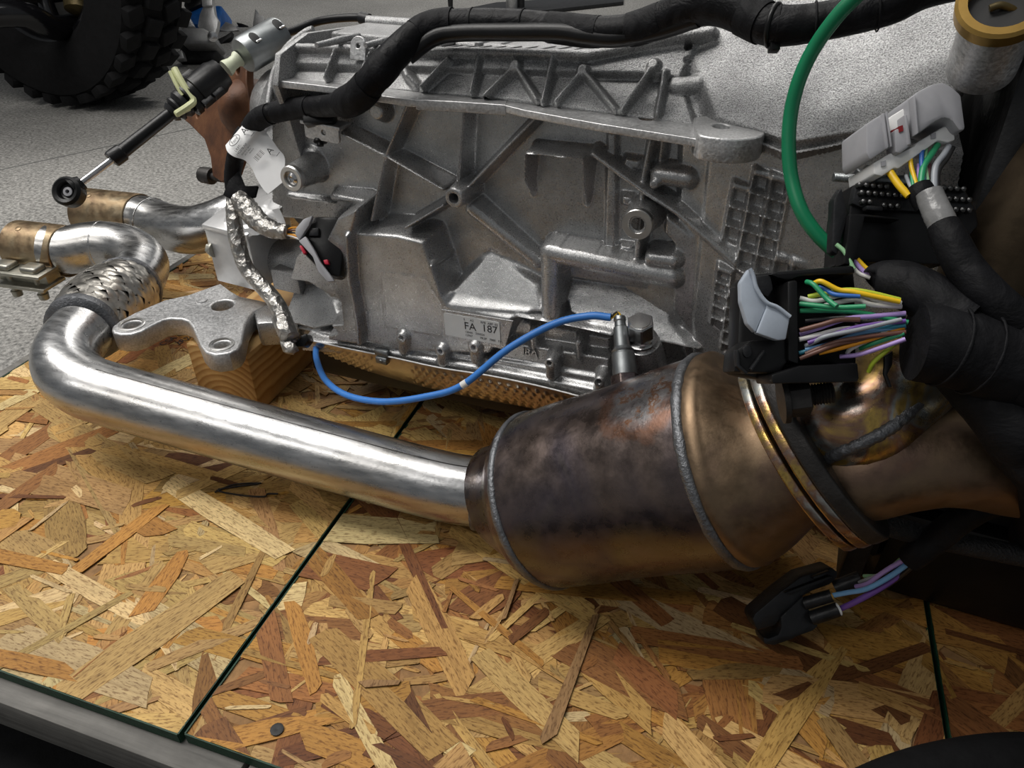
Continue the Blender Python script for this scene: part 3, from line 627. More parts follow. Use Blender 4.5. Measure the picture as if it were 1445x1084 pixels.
# lifting ear
le = up(507, 65, .014); mk('lifting_ear', plate([circ(0, 0, .0068, n=20) [0:11] + [(-.0068, -.010), (.0068, -.010)], circ(0, 0, .0026, n=14)], .004, le, TS, nrm(ZU + TN * -.3), .0006), M['castlight'], gb)
# ------------------------------------------------------------------ gearbox fittings
def onplane(px, py, O_, N_): r = ray(px, py); return CAM + r * (((O_ - CAM) @ N_) / (r @ N_))
def plane2(pts, O_, X_, Y_):
    N_ = np.cross(X_, Y_); return [tuple(float((onplane(x, y, O_, N_) - O_) @ a) for a in (X_, Y_)) for x, y in pts]
C0 = S.W(412, 252, .037)
mk('boss_washer', lathe(C0 - TN * .004, C0 + TN, [(0, .0112), (.0045, .0116), (.0058, .0108), (.0058, .0074), (.0045, .0068), (.0015, .0064), (.001, .001)], 32, False), M['machined'], gb, 30)
mk('boss_bolt', lathe(C0 - TN * .003, C0 + TN, [(0, .0055), (.003, .0055), (.0045, .003), (.003, .0025), (.002, .0005)], 20), M['steel'], gb, 30)
C1 = S.W(900, 316, .028)
rg = mk('threaded_boss', lathe(C1 - TN * .012, C1 + TN, [(0, .0118), (.0135, .0118), (.0142, .0112), (.0142, .0070), (.0136, .0066), (.004, .0064)], 36, False), M['machined'], gb, 30)
mk('bore', thread(C1 - TN * .006, C1 + TN * .0, .0064, .0012), M['darksteel'], rg, 40)
PB = S.W(906, 503, .036); pdn = nrm(ZU * .93 + TN * .30 - TS * .05)
mk('plug_seat', lathe(PB - pdn * .012, PB + pdn, [(0, .020), (.012, .0185), (.026, .0158), (.030, .0148), (.031, .012), (.031, .001)], 36), M['cast2'], gb, 40)
pg = mk('drain_plug', lathe(PB + pdn * .018, PB + pdn, [(0, .0125), (.002, .0132), (.0045, .0130), (.0050, .0098), (.008, .0095)], 32), M['steel'], gb, 30, label='bright steel hex drain plug')
mk('hex_head', J(hexa(PB + pdn * .025, PB + pdn, .0112, .0165, .001), lathe(PB + pdn * .0405, PB + pdn, [(0, .0088), (.0016, .0078), (.0017, .0005)], 24)), M['steel'], pg, 25)
# white part sticker
lo = S.W(626, 441, .0314); lX = nrm(S.W(705, 455, .0314) - lo); lY = nrm(np.cross(TN, lX)); lw = np.linalg.norm(S.W(705, 455, .0314) - lo); lh = np.linalg.norm(S.W(628, 472, .0314) - lo)
def rrect(x0, y0, x1, y1, r, n=5):
    o = []
    for cx, cy, a in ((x1 - r, y1 - r, 0), (x0 + r, y1 - r, 1), (x0 + r, y0 + r, 2), (x1 - r, y0 + r, 3)):
        o += [(cx + r * math.cos((a + k / n) * math.pi / 2), cy + r * math.sin((a + k / n) * math.pi / 2)) for k in range(n + 1)]
    return o
st = mk('part_sticker', plate([rrect(0, -lh, lw, 0, .002)], .0006, lo + TN * .0002, lX, lY), M['label'], gb, None, label='white printed part label')
def stx(s_, size, u, v, sp=1.0): mk('print', text(s_, size, lo + lX * lw * u - lY * lh * v + TN * .0006, lX, lY, .00004, space=sp), M['ink'], st, None)
stx('FA', .0108, .36, .42); stx('187', .0104, .68, .38); stx('S      A2        RFB  ABP  02', .0031, .36, .13); stx('1204A   2W024', .0030, .37, .68); stx('12967', .0030, .37, .83); stx('PR3P   7000   FA', .0031, .64, .84)
# raised pad under the sticker
mk('sticker_pad', plate([[(-.0015, -lh - .002), (lw + .003, -lh - .004), (lw + .012, .003), (-.0015, .002)]], .002, lo - TN * .0012, lX, lY, .0006), M['cast2'], gb)
# pan rail spring clip
cp = S.W(540, 502, .033)
mk('spring_clip', J(box(cp + ZU * .004, TS, ZU, (.0075, .0035, .003), .0012), box(cp - ZU * .004 + TN * .001, TS, ZU, (.0065, .004, .0035), .0015), lathe(cp - ZU * .004 + TN * .0045, cp - ZU * .004 + TN, [(0, .002), (.001, .0016)], 10)), M['zinc'], gb)
# dimpled heat shield under the pan rail
topE = spl([S.W(x, y, .0335) for x, y in ((436, 479), (490, 491), (560, 505), (620, 518), (700, 531), (790, 551), (866, 573))], 40)
botE = spl([S.W(x, y, .004) for x, y in ((440, 487), (500, 517), (560, 538), (650, 560), (740, 577), (800, 590), (866, 610))], 40)
nu = len(topE); nv = 36; vs = []
for i in range(nu):
    for j in range(nv):
        t = j / (nv - 1); p = topE[i] * (1 - t) + botE[i] * t + TN * (.006 * math.sin(math.pi * t))
        d = math.sin(i * 2 * math.pi / 6.2) * math.sin(j * 2 * math.pi / 8.0); p = p + (TN * .7 - ZU * .7) * (.0019 * max(0, d) if .12 < t < .8 and 14 < i < nu - 4 and not 62 < i < 95 else 0)
        vs.append(p)
fs = np.array([[i * nv + j, i * nv + j + 1, (i + 1) * nv + j + 1, (i + 1) * nv + j] for i in range(nu - 1) for j in range(nv - 1)])
M['shield'] = plain('dimpled_shield_sheet', (.62, .55, .46), .30, 1.0, (60, .2, .003), .2)
hsd = mk('heat_shield', (np.array(vs), fs), M['shield'], gb, 180, label='dimpled sheet metal heat shield')
mk('sheet_edge_highlight', tube(topE + TN * .001, .0008, 6), M['whiteplastic'], hsd, 60)  # white tube along the sheet edge paints in its thin highlight
mk('pan', prism([tl(-.18, .01, .078), tl(.20, .01, .095), tl(.20, -.22, .095), tl(-.18, -.22, .078)], ZU * -.035, .006), M['plastic'], gb)
# electrical connector in its collar
cn = empty('valve_body_connector', S.W(455, 350, .0), parent=gb)
mk('shell', prismpx([(428, 318), (444, 305), (480, 306), (486, 335), (480, 392), (458, 388), (428, 358), (420, 336)], .672, .03, .003), M['plastic'], cn)
mk('latch_window', prismpx([(437, 322), (450, 321), (449, 333), (435, 333)], .668, .01, .001), M['plastic2'], cn)
mk('lever', J(prismpx([(441, 304), (436, 318), (422, 339), (416, 330), (417, 322), (428, 309)], .664, .006, .001), prismpx([(421, 340), (431, 333), (443, 352), (452, 370), (466, 388), (472, 397), (462, 398), (449, 384), (441, 362)], .663, .006, .001)), M['greyplastic'], cn, label='pale grey locking lever')
mk('secondary_lock', J(prismpx([(422, 347), (426, 346), (432, 356), (428, 359)], .667, .008, .0006), prismpx([(456, 367), (462, 366), (464, 373), (458, 373)], .667, .008, .0006)), M['redbright'], cn, label='red secondary lock')
# tail housing: drum, boxed aluminium mount foot, covers
mk('tail_drum', lathe(S.W(470, 380, -.045), S.W(392, 364, -.045), [(0, .030), (.03, .029), (.055, .024), (.072, .022), (.075, .018)], 40), M['cast'], gb, 40)
mk('tail_pad', box(S.W(412, 392, -.018), TS, ZU, (.018, .012, .012), .003), M['cast'], gb)
mk('tail_case', lathe(tl(-.13, -.10, .235), tl(-.30, -.10, .235), [(0, .10), (.03, .098), (.05, .085), (.08, .07), (.10, .052), (.13, .045)], 48), M['cast'], gb, 40)
bxo = PD(337, 376, .80)
mk('mount_foot', box(bxo + V(.0, .03, .010), nrm(V(1, -.12, 0)), V(.12, 1, 0), (.030, .034, .033), .002), M['bright'], gb, label='pale machined aluminium block')
mk('foot_cover', prism([bxo + V(-.032, -.004, .046), bxo + V(.030, -.014, .046), bxo + V(.062, .055, .075), bxo + V(-.02, .075, .062)], ZU * -.006, .001), M['bright'], gb)
bh = PD(301, 352, .80); mk('foot_bolt', J(hexa(bh, bh - TS, .007, .006), lathe(bh, bh + TS, [(0, .0085), (.002, .0085)], 18)), M['clampsteel'], gb, 30)
# three-armed gearbox mount bracket resting on the wood block
BZ = .104; cr = lambda x, y: (150 + .2076 * x, 390 + .2076 * y)
bo = [(50, 362), (56, 338), (100, 305), (200, 250), (400, 165), (560, 130), (700, 80), (770, 55), (830, 100), (900, 140), (1010, 162), (1085, 180), (1060, 205), (1000, 232), (960, 272), (930, 330), (915, 400), (905, 450), (880, 490), (830, 515), (750, 525), (690, 510), (655, 470), (630, 410), (600, 340), (570, 300), (520, 282), (440, 278), (380, 290), (300, 330), (230, 368), (170, 385), (100, 387), (62, 378)]
b3 = lambda x, y: tuple(PZ(*cr(x, y), BZ)[:2])
holes = []
for x, y, w in ((175, 330, 62), (790, 195, 80), (785, 465, 62)): p = PZ(*cr(x, y), BZ); holes.append((p, w * .2076 * np.linalg.norm((p - CAM)) / F))
bk = mk('mount_bracket', plate([[b3(*q) for q in bo]] + [circ(p[0], p[1], r, n=24) for p, r in holes], .022, V(0, 0, BZ - .011), (1, 0, 0), (0, 1, 0), .0022), M['castlight'], gb, 35, label='three-armed aluminium mount bracket with bolt holes')
for k in (0, 2): p, r = holes[k]; mk('hole_collar', lathe(p - ZU * .003, p + ZU, [(0, r + .0030), (.0042, r + .0026), (.0046, r + .0012), (.0046, r - .0004), (-.010, r - .0004)], 28, False), M['machined'], bk, 30)
pn = PZ(*cr(650, 165), BZ); mk('cast_number', lathe(pn, pn + ZU, [(0, .0065), (.0012, .006), (.0014, .001)], 18), M['castlight'], bk, 30)
mk('bracket_web', prism([PZ(*cr(x, y), BZ) for x, y in ((1000, 232), (1085, 182), (1300, 200), (1300, 300), (1020, 320))], ZU * -.03, .004), M['cast2'], bk)
# output flange: rusty three-armed yoke
yo = PD(316, 165, .83); yN = nrm(-TS * .38 + TN * .85 + ZU * .35); yX = nrm(np.cross(ZU, yN)); yY = np.cross(yN, yX)
ol = [(334, 90), (346, 86), (352, 96), (352, 118), (358, 150), (352, 200), (336, 246), (318, 256), (306, 248), (303, 222), (294, 196), (272, 174), (252, 158), (248, 144), (258, 134), (288, 134), (312, 118), (324, 100)]
hl = [circ(*plane2([(341, 100)], yo, yX, yY)[0], .0062, n=14), circ(*plane2([(284, 162)], yo, yX, yY)[0], .0062, n=14)]
fy = mk('output_flange', plate([plane2(ol, yo, yX, yY)] + hl, .009, yo, yX, yY, .0015), M['rust'], gb, 35, label='rusty brown three-armed output flange')
hubc = onplane(338, 152, yo, yN); mk('hub', lathe(hubc - yN * .05, hubc + yN, [(0, .034), (.035, .033), (.054, .029), (.064, .021), (.070, .010), (.071, .001)], 36), M['rust'], fy, 40)
fb = onplane(300, 249, yo, yN); mk('flange_bolt', J(lathe(fb + TS * .014, fb - TS * .02, [(0, .005), (.016, .005)], 16), lathe(fb - TS * .000, fb - TS * .03, [(0, .0095), (.003, .0098), (.016, .0092), (.018, .007), (.015, .004)], 12)), M['darksteel'], fy, 30, label='dark twelve-point flange bolt')
mk('tail_dome', lathe(PD(420, 160, .80), PD(350, 145, .84), [(0, .05), (.02, .046), (.035, .036), (.045, .02), (.047, .001)], 36), M['castlight'], gb, 50)
# silver crumpled heat foil cover over the tail
gx = []; n1, n2 = 18, 12; rf = random.Random(4)
c00, c10, c01, c11 = PD(322, 292, .80), PD(398, 268, .76), PD(330, 338, .765), PD(408, 322, .735)
for i in range(n1):
    for j in range(n2):
        u, w = i / (n1 - 1), j / (n2 - 1); gx.append(c00 * (1 - u) * (1 - w) + c10 * u * (1 - w) + c01 * (1 - u) * w + c11 * u * w + UN * (.010 * math.sin(math.pi * w) + rf.uniform(-.0018, .0018)))
ff = np.array([[i * n2 + j, i * n2 + j + 1, (i + 1) * n2 + j + 1, (i + 1) * n2 + j] for i in range(n1 - 1) for j in range(n2 - 1)])
mk('tail_cover', (np.array(gx), ff), M['bright'], gb, 25, label='crinkled bright metal cover sheet')
# harness clip bracket on the side wall
hb = S.W(455, 186, .02)
mk('harness_bracket', J(plate([rrect(-.017, -.007, .017, .006, .003), circ(.002, .0, .003, n=14)], .003, hb, TS - ZU * .05, ZU, .0005), box(hb + ZU * .006 + TN * -.006, TS - ZU * .05, TN, (.020, .009, .0015), .0006)), M['castlight'], gb)
# ------------------------------------------------------------------ front exhaust pipe with catalytic converter
def pth(L): return np.array([PD(*q) for q in L])
def loft(rings, n=48, cap=True):
    vs = []; x = None
    for c, d, r in rings:
        d = nrm(d)
        if x is None: x, y, _ = basis(d)
        x = nrm(x - d * np.dot(x, d)); y = np.cross(d, x)
        for j in range(n): a = 2 * math.pi * j / n; vs.append(np.asarray(c) + (x * math.cos(a) + y * math.sin(a)) * r)
    m = len(rings); fs = [[i * n + j, i * n + (j + 1) % n, (i + 1) * n + (j + 1) % n, (i + 1) * n + j] for i in range(m - 1) for j in range(n)]
    if cap: fs += [list(range(n))[::-1], [(m - 1) * n + j for j in range(n)]]
    return np.array(vs), fs
def ringbead(c, d, r, rr, n=64, bumpy=.12, seed=1):
    q = random.Random(seed); x, y, d = basis(d); P = []
    vs = []; k = 10
    for i in range(n):
        a = 2 * math.pi * i / n; o = x * math.cos(a) + y * math.sin(a); R_ = rr * (1 + q.uniform(-bumpy, bumpy))
        for j in range(k): b = 2 * math.pi * j / k; vs.append(np.asarray(c) + o * (r + R_ * .7 * math.cos(b)) + d * R_ * math.sin(b))
    fs = [[i * k + j, ((i + 1) % n) * k + j, ((i + 1) % n) * k + (j + 1) % k, i * k + (j + 1) % k] for i in range(n) for j in range(k)]
    return np.array(vs), fs
PR = .0312
ex = empty('exhaust_pipe', V(-.3, .45, 0), 'silver exhaust pipe ending in a heat-tinted catalytic converter', 'exhaust')
main = pth([(676, 694, .655), (640, 689, .658), (585, 676, .664), (500, 653, .673), (350, 612, .690), (204, 571, .706), (152, 556, .712), (122, 545, .716), (99, 527, .726), (93, 506, .742), (101, 486, .762), (116, 468, .782)])
mk('tail_tube', tube(spl(main, 9), PR, 40), M['pipe'], ex, 60)
sm = spl(main[:7], 9); off = nrm(UV * .75 - DV * .66)
mk('seam', tube(sm + off * (PR - .0002), .0006, 6), M['darksteel'], ex, 60)
F0, F1 = PD(119, 462, .79), PD(181, 407, .90); fd = nrm(F1 - F0); fL = np.linalg.norm(F1 - F0)
def rfx(t): return .0375 + .0075 * math.sin(math.pi * min(1, max(0, t)))
mk('bellows', lathe(F0, F1, [(fL * k / 14, rfx(k / 14) - .0022) for k in range(15)], 40), M['darksteel'], ex, 60)
fx, fyy, _ = basis(fd); bv, bf = [], []
NB = 16; NS = 44
for sgn in (1, -1):
    for b in range(NB):
        base = len(bv)
        for i in range(NS + 1):
            t = i / NS; th = 2 * math.pi * (b / NB + sgn * t * .40)
            ph = sgn * math.cos(math.pi * (NB * .40 * 2 * t) + (b % 2) * math.pi)
            r = rfx(t) + .0008 * ph; hw_ = .135
            for e in (-1, 0, 1):
                a = th + e * hw_; rr = r - abs(e) * .0006
                bv.append(F0 + fd * (fL * t + e * sgn * -.0016) + (fx * math.cos(a) + fyy * math.sin(a)) * rr)
        for i in range(NS):
            for e in range(2): q = base + i * 3 + e; bf.append([q, q + 1, q + 4, q + 3])
mk('flex_braid', (np.array(bv), bf), M['braid'], ex, 180, label='woven steel flex coupling braid')
mk('flex_collar', lathe(F0 - fd * .010, F1, [(0, .0335), (.002, .0372), (.010, .0388), (.013, .0372)], 40), M['weld'], ex, 40)
mk('flex_collar', lathe(F1 - fd * .006, F1 + fd, [(0, .0375), (.002, .0405), (.012, .0385), (.014, .034)], 40), M['weld'], ex, 40)
el = [F1 + fd * .002, PD(197, 388, .935), PD(200, 368, .965), PD(178, 351, .985), PD(140, 346, .990), PD(96, 353, .985), PD(70, 351, .985)]
mk('elbow_tube', tube(spl(el, 9), .0318, 40), M['pipe'], ex, 60)
eb = spl(el, 9); mk('swage_ring', ringbead(eb[-20], eb[-20] - eb[-22], .0312, .0014, 48, 0), M['pipe'], ex, 60)
def clamp(parent, P0, P1, r, dn):
    d = nrm(P1 - P0); L = np.linalg.norm(P1 - P0)
    mk('clamp_sleeve', lathe(P0, P1, [(.002, r - .003), (0, r - .001), (0.001, r), (L - .001, r), (L, r - .001), (L - .002, r - .003)], 44, False), M['clampbronze'], parent, 40)
    o = (P0 + P1) / 2; hd = nrm(d * V(1, 1, 0)); out = nrm(np.cross(hd, ZU)); out = out if out @ (CAM - o) > 0 else -out
    out = nrm(out - d * (out @ d)); zz = nrm(np.cross(d, out)); zz = zz if zz[2] > 0 else -zz
    for h in (-.010, -.028):
        mk('clamp_plate', box(o + out * (r + .008) + zz * h, d, out, (L * .54, .020, .0022), .0012), M['clampsteel'], parent, 40)
    mk('clamp_web', box(o + out * (r + .002) + zz * -.019, d, out, (L * .50, .012, .008), .002), M['clampsteel'], parent, 40)
    for s_ in (-1, 1):
        c = o + out * (r + .012) + d * L * .27 * s_
        mk('clamp_bolt', J(box(c - zz * .0045, d, out, (.0125, .0105, .0042), .0036, 3), lathe(c - zz * .008, c - zz, [(0, .005), (.032, .005), (.033, .007), (.041, .0062)], 14)), M['clampsteel'], parent, 40)
    rd_ = nrm(zz * .9 + out * .35); q = P0 * .3 + P1 * .7 + rd_ * r; mk('rivet', lathe(q - rd_ * .001, q + rd_, [(0, .0042), (.0016, .0038), (.0022, .001)], 12), M['clampbronze'], parent, 40)
clamp(ex, PD(97, 355, .985), PD(28, 347, 1.0), .0345, nrm(-ZU + FWH * .1))
# catalytic converter
CLc, CRc = PD(766, 704, .612), PD(1025, 647, .522); ca = nrm(CRc - CLc); cL = np.linalg.norm(CRc - CLc); r0, r1 = .0722, .0755
shp = CLc * .45 + CRc * .55 + nrm(UV * .75 - DV * .65) * .074; M['shellsteel'] = shell_mat(tuple(shp - (CLc + CRc) / 2))
pe = main[0]; pd_ = nrm(main[0] - main[1])
mk('pipe_weld', ringbead(pe + pd_ * .001, pd_, .0322, .0032, 60, .15, 3), M['weld'], ex, 60)
mk('inlet_cone', loft([(pe - pd_ * .002, pd_, .0325), (pe + pd_ * .010, nrm(pd_ + ca), .0368), (pe * .5 + CLc * .5 - ca * .012, ca, .0455), (CLc - ca * .020, ca, .055), (CLc - ca * .012, ca, .064), (CLc - ca * .004, ca, .0705), (CLc + ca * .004, ca, r0)], 56), M['cat'], ex, 60)
mk('shell_weld', ringbead(CLc + ca * .004, ca, r0, .0034, 72, .12, 5), M['weld'], ex, 60)
cat = mk('converter_shell', loft([(CLc + ca * (cL * t), ca, r0 + (r1 - r0) * t + .0006 * math.sin(t * 9)) for t in np.linspace(.015, 1, 14)], 72), M['shellsteel'], ex, 60, label='heat-tinted brown and purple converter shell')
mk('shell_weld', ringbead(CRc, ca, r1, .0040, 72, .15, 7), M['weld'], ex, 60)
FLc = PD(1120, 638, .482); fn = nrm(FLc - CRc)
fN = nrm(ca * .92 + UV * .26)
def bez(t, a, b, c, d): return a * (1 - t) ** 3 + b * 3 * t * (1 - t) ** 2 + c * 3 * t * t * (1 - t) + d * t ** 3
tt = np.linspace(0, 1, 15); bc_ = [bez(t, CRc + ca * .013, CRc + ca * .026, FLc - fN * .014, FLc) for t in tt]
rr_ = [(CRc + ca * .001, ca, r1 - .001), (CRc + ca * .005, ca, r1 + .0008), (CRc + ca * .011, ca, r1 + .0006)] + [(c, nrm(ca * (1 - t) + fN * t), r1 + (.0455 - r1) * float(sst(-.15, 1.0, t))) for c, t in zip(bc_, tt)]
mk('outlet_cone', loft(rr_, 64), M['cone'], ex, 60)
fX = nrm(np.cross(fN, UV)); fU = nrm(np.cross(fX, fN)) ; fU = fU if fU @ UV > 0 else -fU; fX = np.cross(fU, fN)
def oval(a, b, n=32, bumps=True):
    o = []
    for i in range(n):
        t = 2 * math.pi * i / n; x, y = math.cos(t), math.sin(t); o.append((x * a, y * b * (1.0 + .10 * abs(y) ** 6)))
    return o
mk('gasket_flange', plate([oval(.050, .062), circ(0, 0, .030, n=24)], .006, FLc + fN * .002, fX, fU, .0012), M['straw'], ex, 40)
mk('gasket_flange', plate([oval(.050, .063), circ(0, 0, .030, n=24)], .007, FLc + fN * .0105, fX, fU, .0015), M['straw'], ex, 40)
# oxygen sensor screwed into the shell
ob = PD(884, 549, .572); oa = nrm(PD(875, 455, .585) - ob)
mk('sensor_bung', lathe(ob - oa * .014, ob + oa, [(0, .016), (.012, .013), (.016, .0115)], 28), M['cat'], ex, 40)
ox = mk('oxygen_sensor', lathe(ob + oa * .010, ob + oa, [(0, .0095), (.008, .0095), (.010, .0092), (.018, .0092), (.0195, .0082), (.021, .0090), (.0225, .0076), (.024, .0064), (.040, .0058), (.041, .0046), (.045, .0044), (.046, .005), (.049, .0046), (.0492, .001)], 32), M['zinc'], ex, 30, label='steel oxygen sensor body')
mk('sensor_hex', hexa(ob + oa * .002, ob + oa, .0118, .009, .0008), M['cat'], ox, 30)
ot = ob + oa * .0585
bw = [ot - oa * .001, ot + oa * .004 - RT * .002, PD(862, 448, .585), PD(830, 446, .59), PD(780, 458, .60), PD(715, 494, .612), PD(652, 544, .630), PD(600, 560, .645), PD(540, 567, .665), PD(490, 558, .69), PD(460, 537, .715), PD(447, 508, .74), PD(446, 488, .77)]
mk('sensor_cable', tube(spl(bw[2:], 8), .0031, 14), M['blue'], ox, 60, label='blue sensor cable')
mk('sensor_lead', tube(spl([bw[0], bw[1], bw[2] + RT * .0], 6), .0011, 8), M['w_black'], ox, 60)
mk('sensor_lead', tube(spl([bw[0] + RT * .0015, bw[1] + RT * .001, bw[2] - UV * .001], 6), .0009, 8), M['w_yellow'], ox, 60)
wb = spl(bw[2:], 8); kk = 8 * 4; mk('cable_band', tube(wb[kk - 1:kk + 1], .0034, 14), M['w_white'], ox, 60, label='white marker band')
# ------------------------------------------------------------------ rear exhaust pipe
ex2 = empty('exhaust_pipe', PD(250, 330, 1.02), 'second silver exhaust pipe with bronze clamp, beneath the gear selector rod', 'exhaust')
p2 = pth([(196, 308, 1.09), (212, 311, 1.085), (236, 320, 1.07), (270, 325, 1.04), (305, 318, 1.02), (345, 303, 1.01), (420, 285, 1.02)])
mk('tube', tube(spl(p2, 9), [.0335] * 7, 40), M['pipe'], ex2, 60)
mk('swage_ring', ringbead(p2[1] + nrm(p2[2] - p2[1]) * .004, p2[2] - p2[0], .0335, .0014, 48, 0), M['pipe'], ex2, 60)
clamp(ex2, PD(200, 309, 1.09), PD(124, 300, 1.12), .0365, nrm(-ZU + FWH * .1))
# ------------------------------------------------------------------ exhaust collector bolted to the converter
cl = empty('exhaust_collector', PD(1260, 640, .45), 'straw-tinted stamped exhaust collector bolted to the converter flange', 'exhaust')
KF = FLc + fN * .0145
mk('flange', plate([oval(.052, .063), circ(0, 0, .028, n=24)], .011, KF + fN * .005, fX, fU, .002), M['darksteel'], cl, 40)
k0 = KF + fN * .010
lower = [k0 - fU * .022, PD(1215, 664, .452), PD(1275, 650, .445), PD(1345, 640, .44), PD(1420, 640, .445), PD(1500, 640, .45), tl(.58, .02, .17)]
mk('lower_shell', tube(spl(lower, 8), [.030, .031, .031, .031, .034, .040, .044, .046], 40), M['cone'], cl, 60, label='brown stamped lower half')
upper = [k0 + fU * .012, PD(1202, 596, .444), PD(1243, 566, .440), PD(1290, 524, .448), PD(1330, 470, .47)]
mk('upper_tube', tube(spl(upper, 8), [.033, .031, .0305, .030, .029], 36), M['straw'], cl, 60, label='gold and blue heat-tinted upper tube')
seam = [PD(1166, 646, .436), PD(1188, 637, .424), PD(1228, 619, .414), PD(1262, 599, .411), PD(1290, 574, .414), PD(1325, 545, .425)]
mk('weld_seam', tube(spl(seam, 10), .0042, 10, rnd=.12), M['weld'], cl, 60)
mk('weld_seam', ringbead(k0, fN, .034, .004, 48, .15, 9), M['weld'], cl, 60)
mk('edge_seam', tube(spl([PD(1215, 712, .44), PD(1270, 700, .43), PD(1340, 690, .43), PD(1400, 692, .43), PD(1480, 700, .43)], 8), .0025, 8), M['weld'], cl, 60)
sb = KF + fN * .011 + fU * .048
sb = PD(1112, 562, .412); sd_ = nrm(PD(1172, 554, .408) - sb)
st_ = mk('flange_stud', thread(sb, sb + sd_ * .024, .0062, .0016), M['darksteel'], cl, 40, label='dark threaded flange stud')
mk('stud_nut', J(hexa(sb - sd_ * .001, sb + sd_, .0115, .012, .0008), lathe(sb - sd_ * .004, sb + sd_, [(0, .014), (.003, .014)], 24)), M['darksteel'], st_, 30)
# ------------------------------------------------------------------ wiring harness over the gearbox
hn = empty('wiring_harness', PD(500, 140, .56), 'black taped wiring harness draped over the gearbox with foil branches', 'wiring harness')
H1 = pth([(352, 182, .672), (372, 164, .655), (420, 152, .632), (468, 149, .600), (502, 138, .570), (530, 108, .553), (560, 74, .550), (596, 43, .556), (640, 33, .552), (720, 33, .535), (790, 40, .518), (840, 45, .505), (890, 42, .492), (930, 29, .480), (975, 10, .465), (1015, 6, .452), (1060, 24, .442), (1092, 36, .434), (1150, 32, .424), (1250, 10, .408), (1340, -25, .395)])
H1 = np.vstack([H1, tl(.42, .045, .47), tl(.46, -.03, .50)])
hs = spl(H1, 8)
mk('loom', tube(hs, [.0085, .0085, .0082, .0088, .0110, .0115, .0115, .0105, .0100, .0098, .0098, .0100, .0102, .0105, .0125, .0125, .0115, .0115, .0105, .0100, .0100, .0100, .0100], 22), M['loom'], hn, 60)
H2 = pth([(575, 80, .556), (612, 53, .552), (650, 46, .546), (720, 45, .529), (790, 45, .512), (825, 50, .505), (870, 53, .495), (930, 42, .480), (985, 24, .462)])
mk('loom_channel', tube(spl(H2, 8), .0064, 14), M['plastic'], hn, 60)
def wrap(i0, i1, k=1.08, rnd=.03, r=.0105):
    R_ = r * k; mk('tape_wrap', tube(hs[i0:i1], [R_ * .97] + [R_] * 3 + [R_ * .98], 22, rnd=rnd * .3), M['tape'], hn, 60)
wrap(2, 11, 1.0, .02, .0094); wrap(11, 20, 1.0, .02, .0092); wrap(28, 38, 1.0, .02, .0124); wrap(40, 46, 1.0, .02, .0121); wrap(54, 65, 1.0, .02, .0114); wrap(78, 90, 1.0, .02, .0106); wrap(96, 106, 1.0, .02, .0112); wrap(126, 134, 1.0, .02, .0126)
for k in range(67, 154, 7): mk('tape_edge', ringbead(hs[k], hs[k + 1] - hs[k - 1] + RT * .004, .0101 if k < 105 else .0112, .0006, 26, .3, k), M['tape'], hn, 60)
zp = hs[136]; mk('cable_tie', J(ringbead(zp, hs[137] - hs[135], .0118, .0014, 30, 0), box(zp - UV * .0125, RT, UV, (.003, .003, .003), .0008)), M['plastic'], hn, 40)
# drop leg
D1 = pth([(348, 186, .672), (338, 205, .675), (331, 228, .69), (328, 252, .70), (330, 274, .705)])
mk('drop_leg', tube(spl(D1, 8), [.0088, .0085, .008, .0078, .0070], 16, rnd=.03), M['tape'], hn, 60)
mk('tape_tail', prism([PD(322, 255, .692), PD(336, 240, .690), (PD(345, 262, .692)), PD(364, 262, .694), PD(360, 278, .695), PD(332, 284, .694), PD(314, 275, .694)], DV * .004, .001), M['tape'], hn)
FA = pth([(331, 275, .703), (330, 300, .705), (334, 335, .71), (346, 375, .715), (366, 400, .715), (388, 425, .712), (402, 455, .706), (409, 486, .70)])
mk('foil_branch', tube(spl(FA, 10), [.0072, .0074, .0078, .0074, .0078, .0080, .0082, .0078], 18, rnd=.05), M['foil'], hn, 180, label='foil-wrapped wire branch')
FB = pth([(338, 278, .70), (352, 298, .697), (368, 315, .693), (388, 325, .69), (406, 327, .686)])
mk('foil_branch', tube(spl(FB, 10), [.0098, .0100, .0092, .0078, .0066], 18, rnd=.09), M['foil'], hn, 180, label='foil-wrapped wire branch')
mk('foil_end', J(tube([PD(397, 448, .70), PD(410, 480, .692)], .0092, 18, rnd=.05), tube(spl([PD(404, 480, .695), PD(409, 492, .690), PD(414, 488, .692)], 4), .006, 12, rnd=.2)), M['foil'], hn, 180)
mk('plug_end', prismpx([(414, 478), (432, 470), (436, 480), (428, 490), (412, 490)], .700, .02, .002), M['plastic'], hn)
for k, (c, dy) in enumerate((('w_orange', -4), ('w_brown', -1), ('w_black', 2), ('w_orange', 5), ('w_white', 7))): mk('wire', tube(spl([PD(404, 327 + dy * .7, .687), PD(414, 326 + dy * 1.2, .684), PD(424, 328 + dy * 1.5, .682)], 4), .0009, 8), M[c], hn, 60)
# clip under the loom
mk('loom_clip', box(PD(452, 169, .628), RT, UV, (.013, .0055, .008), .0015), M['plastic'], hn)
mk('clip_peg', lathe(PD(452, 196, .640), PD(452, 206, .640), [(0, .0055), (.003, .006), (.004, .003), (.006, .003)], 12), M['plastic'], hn, 40)
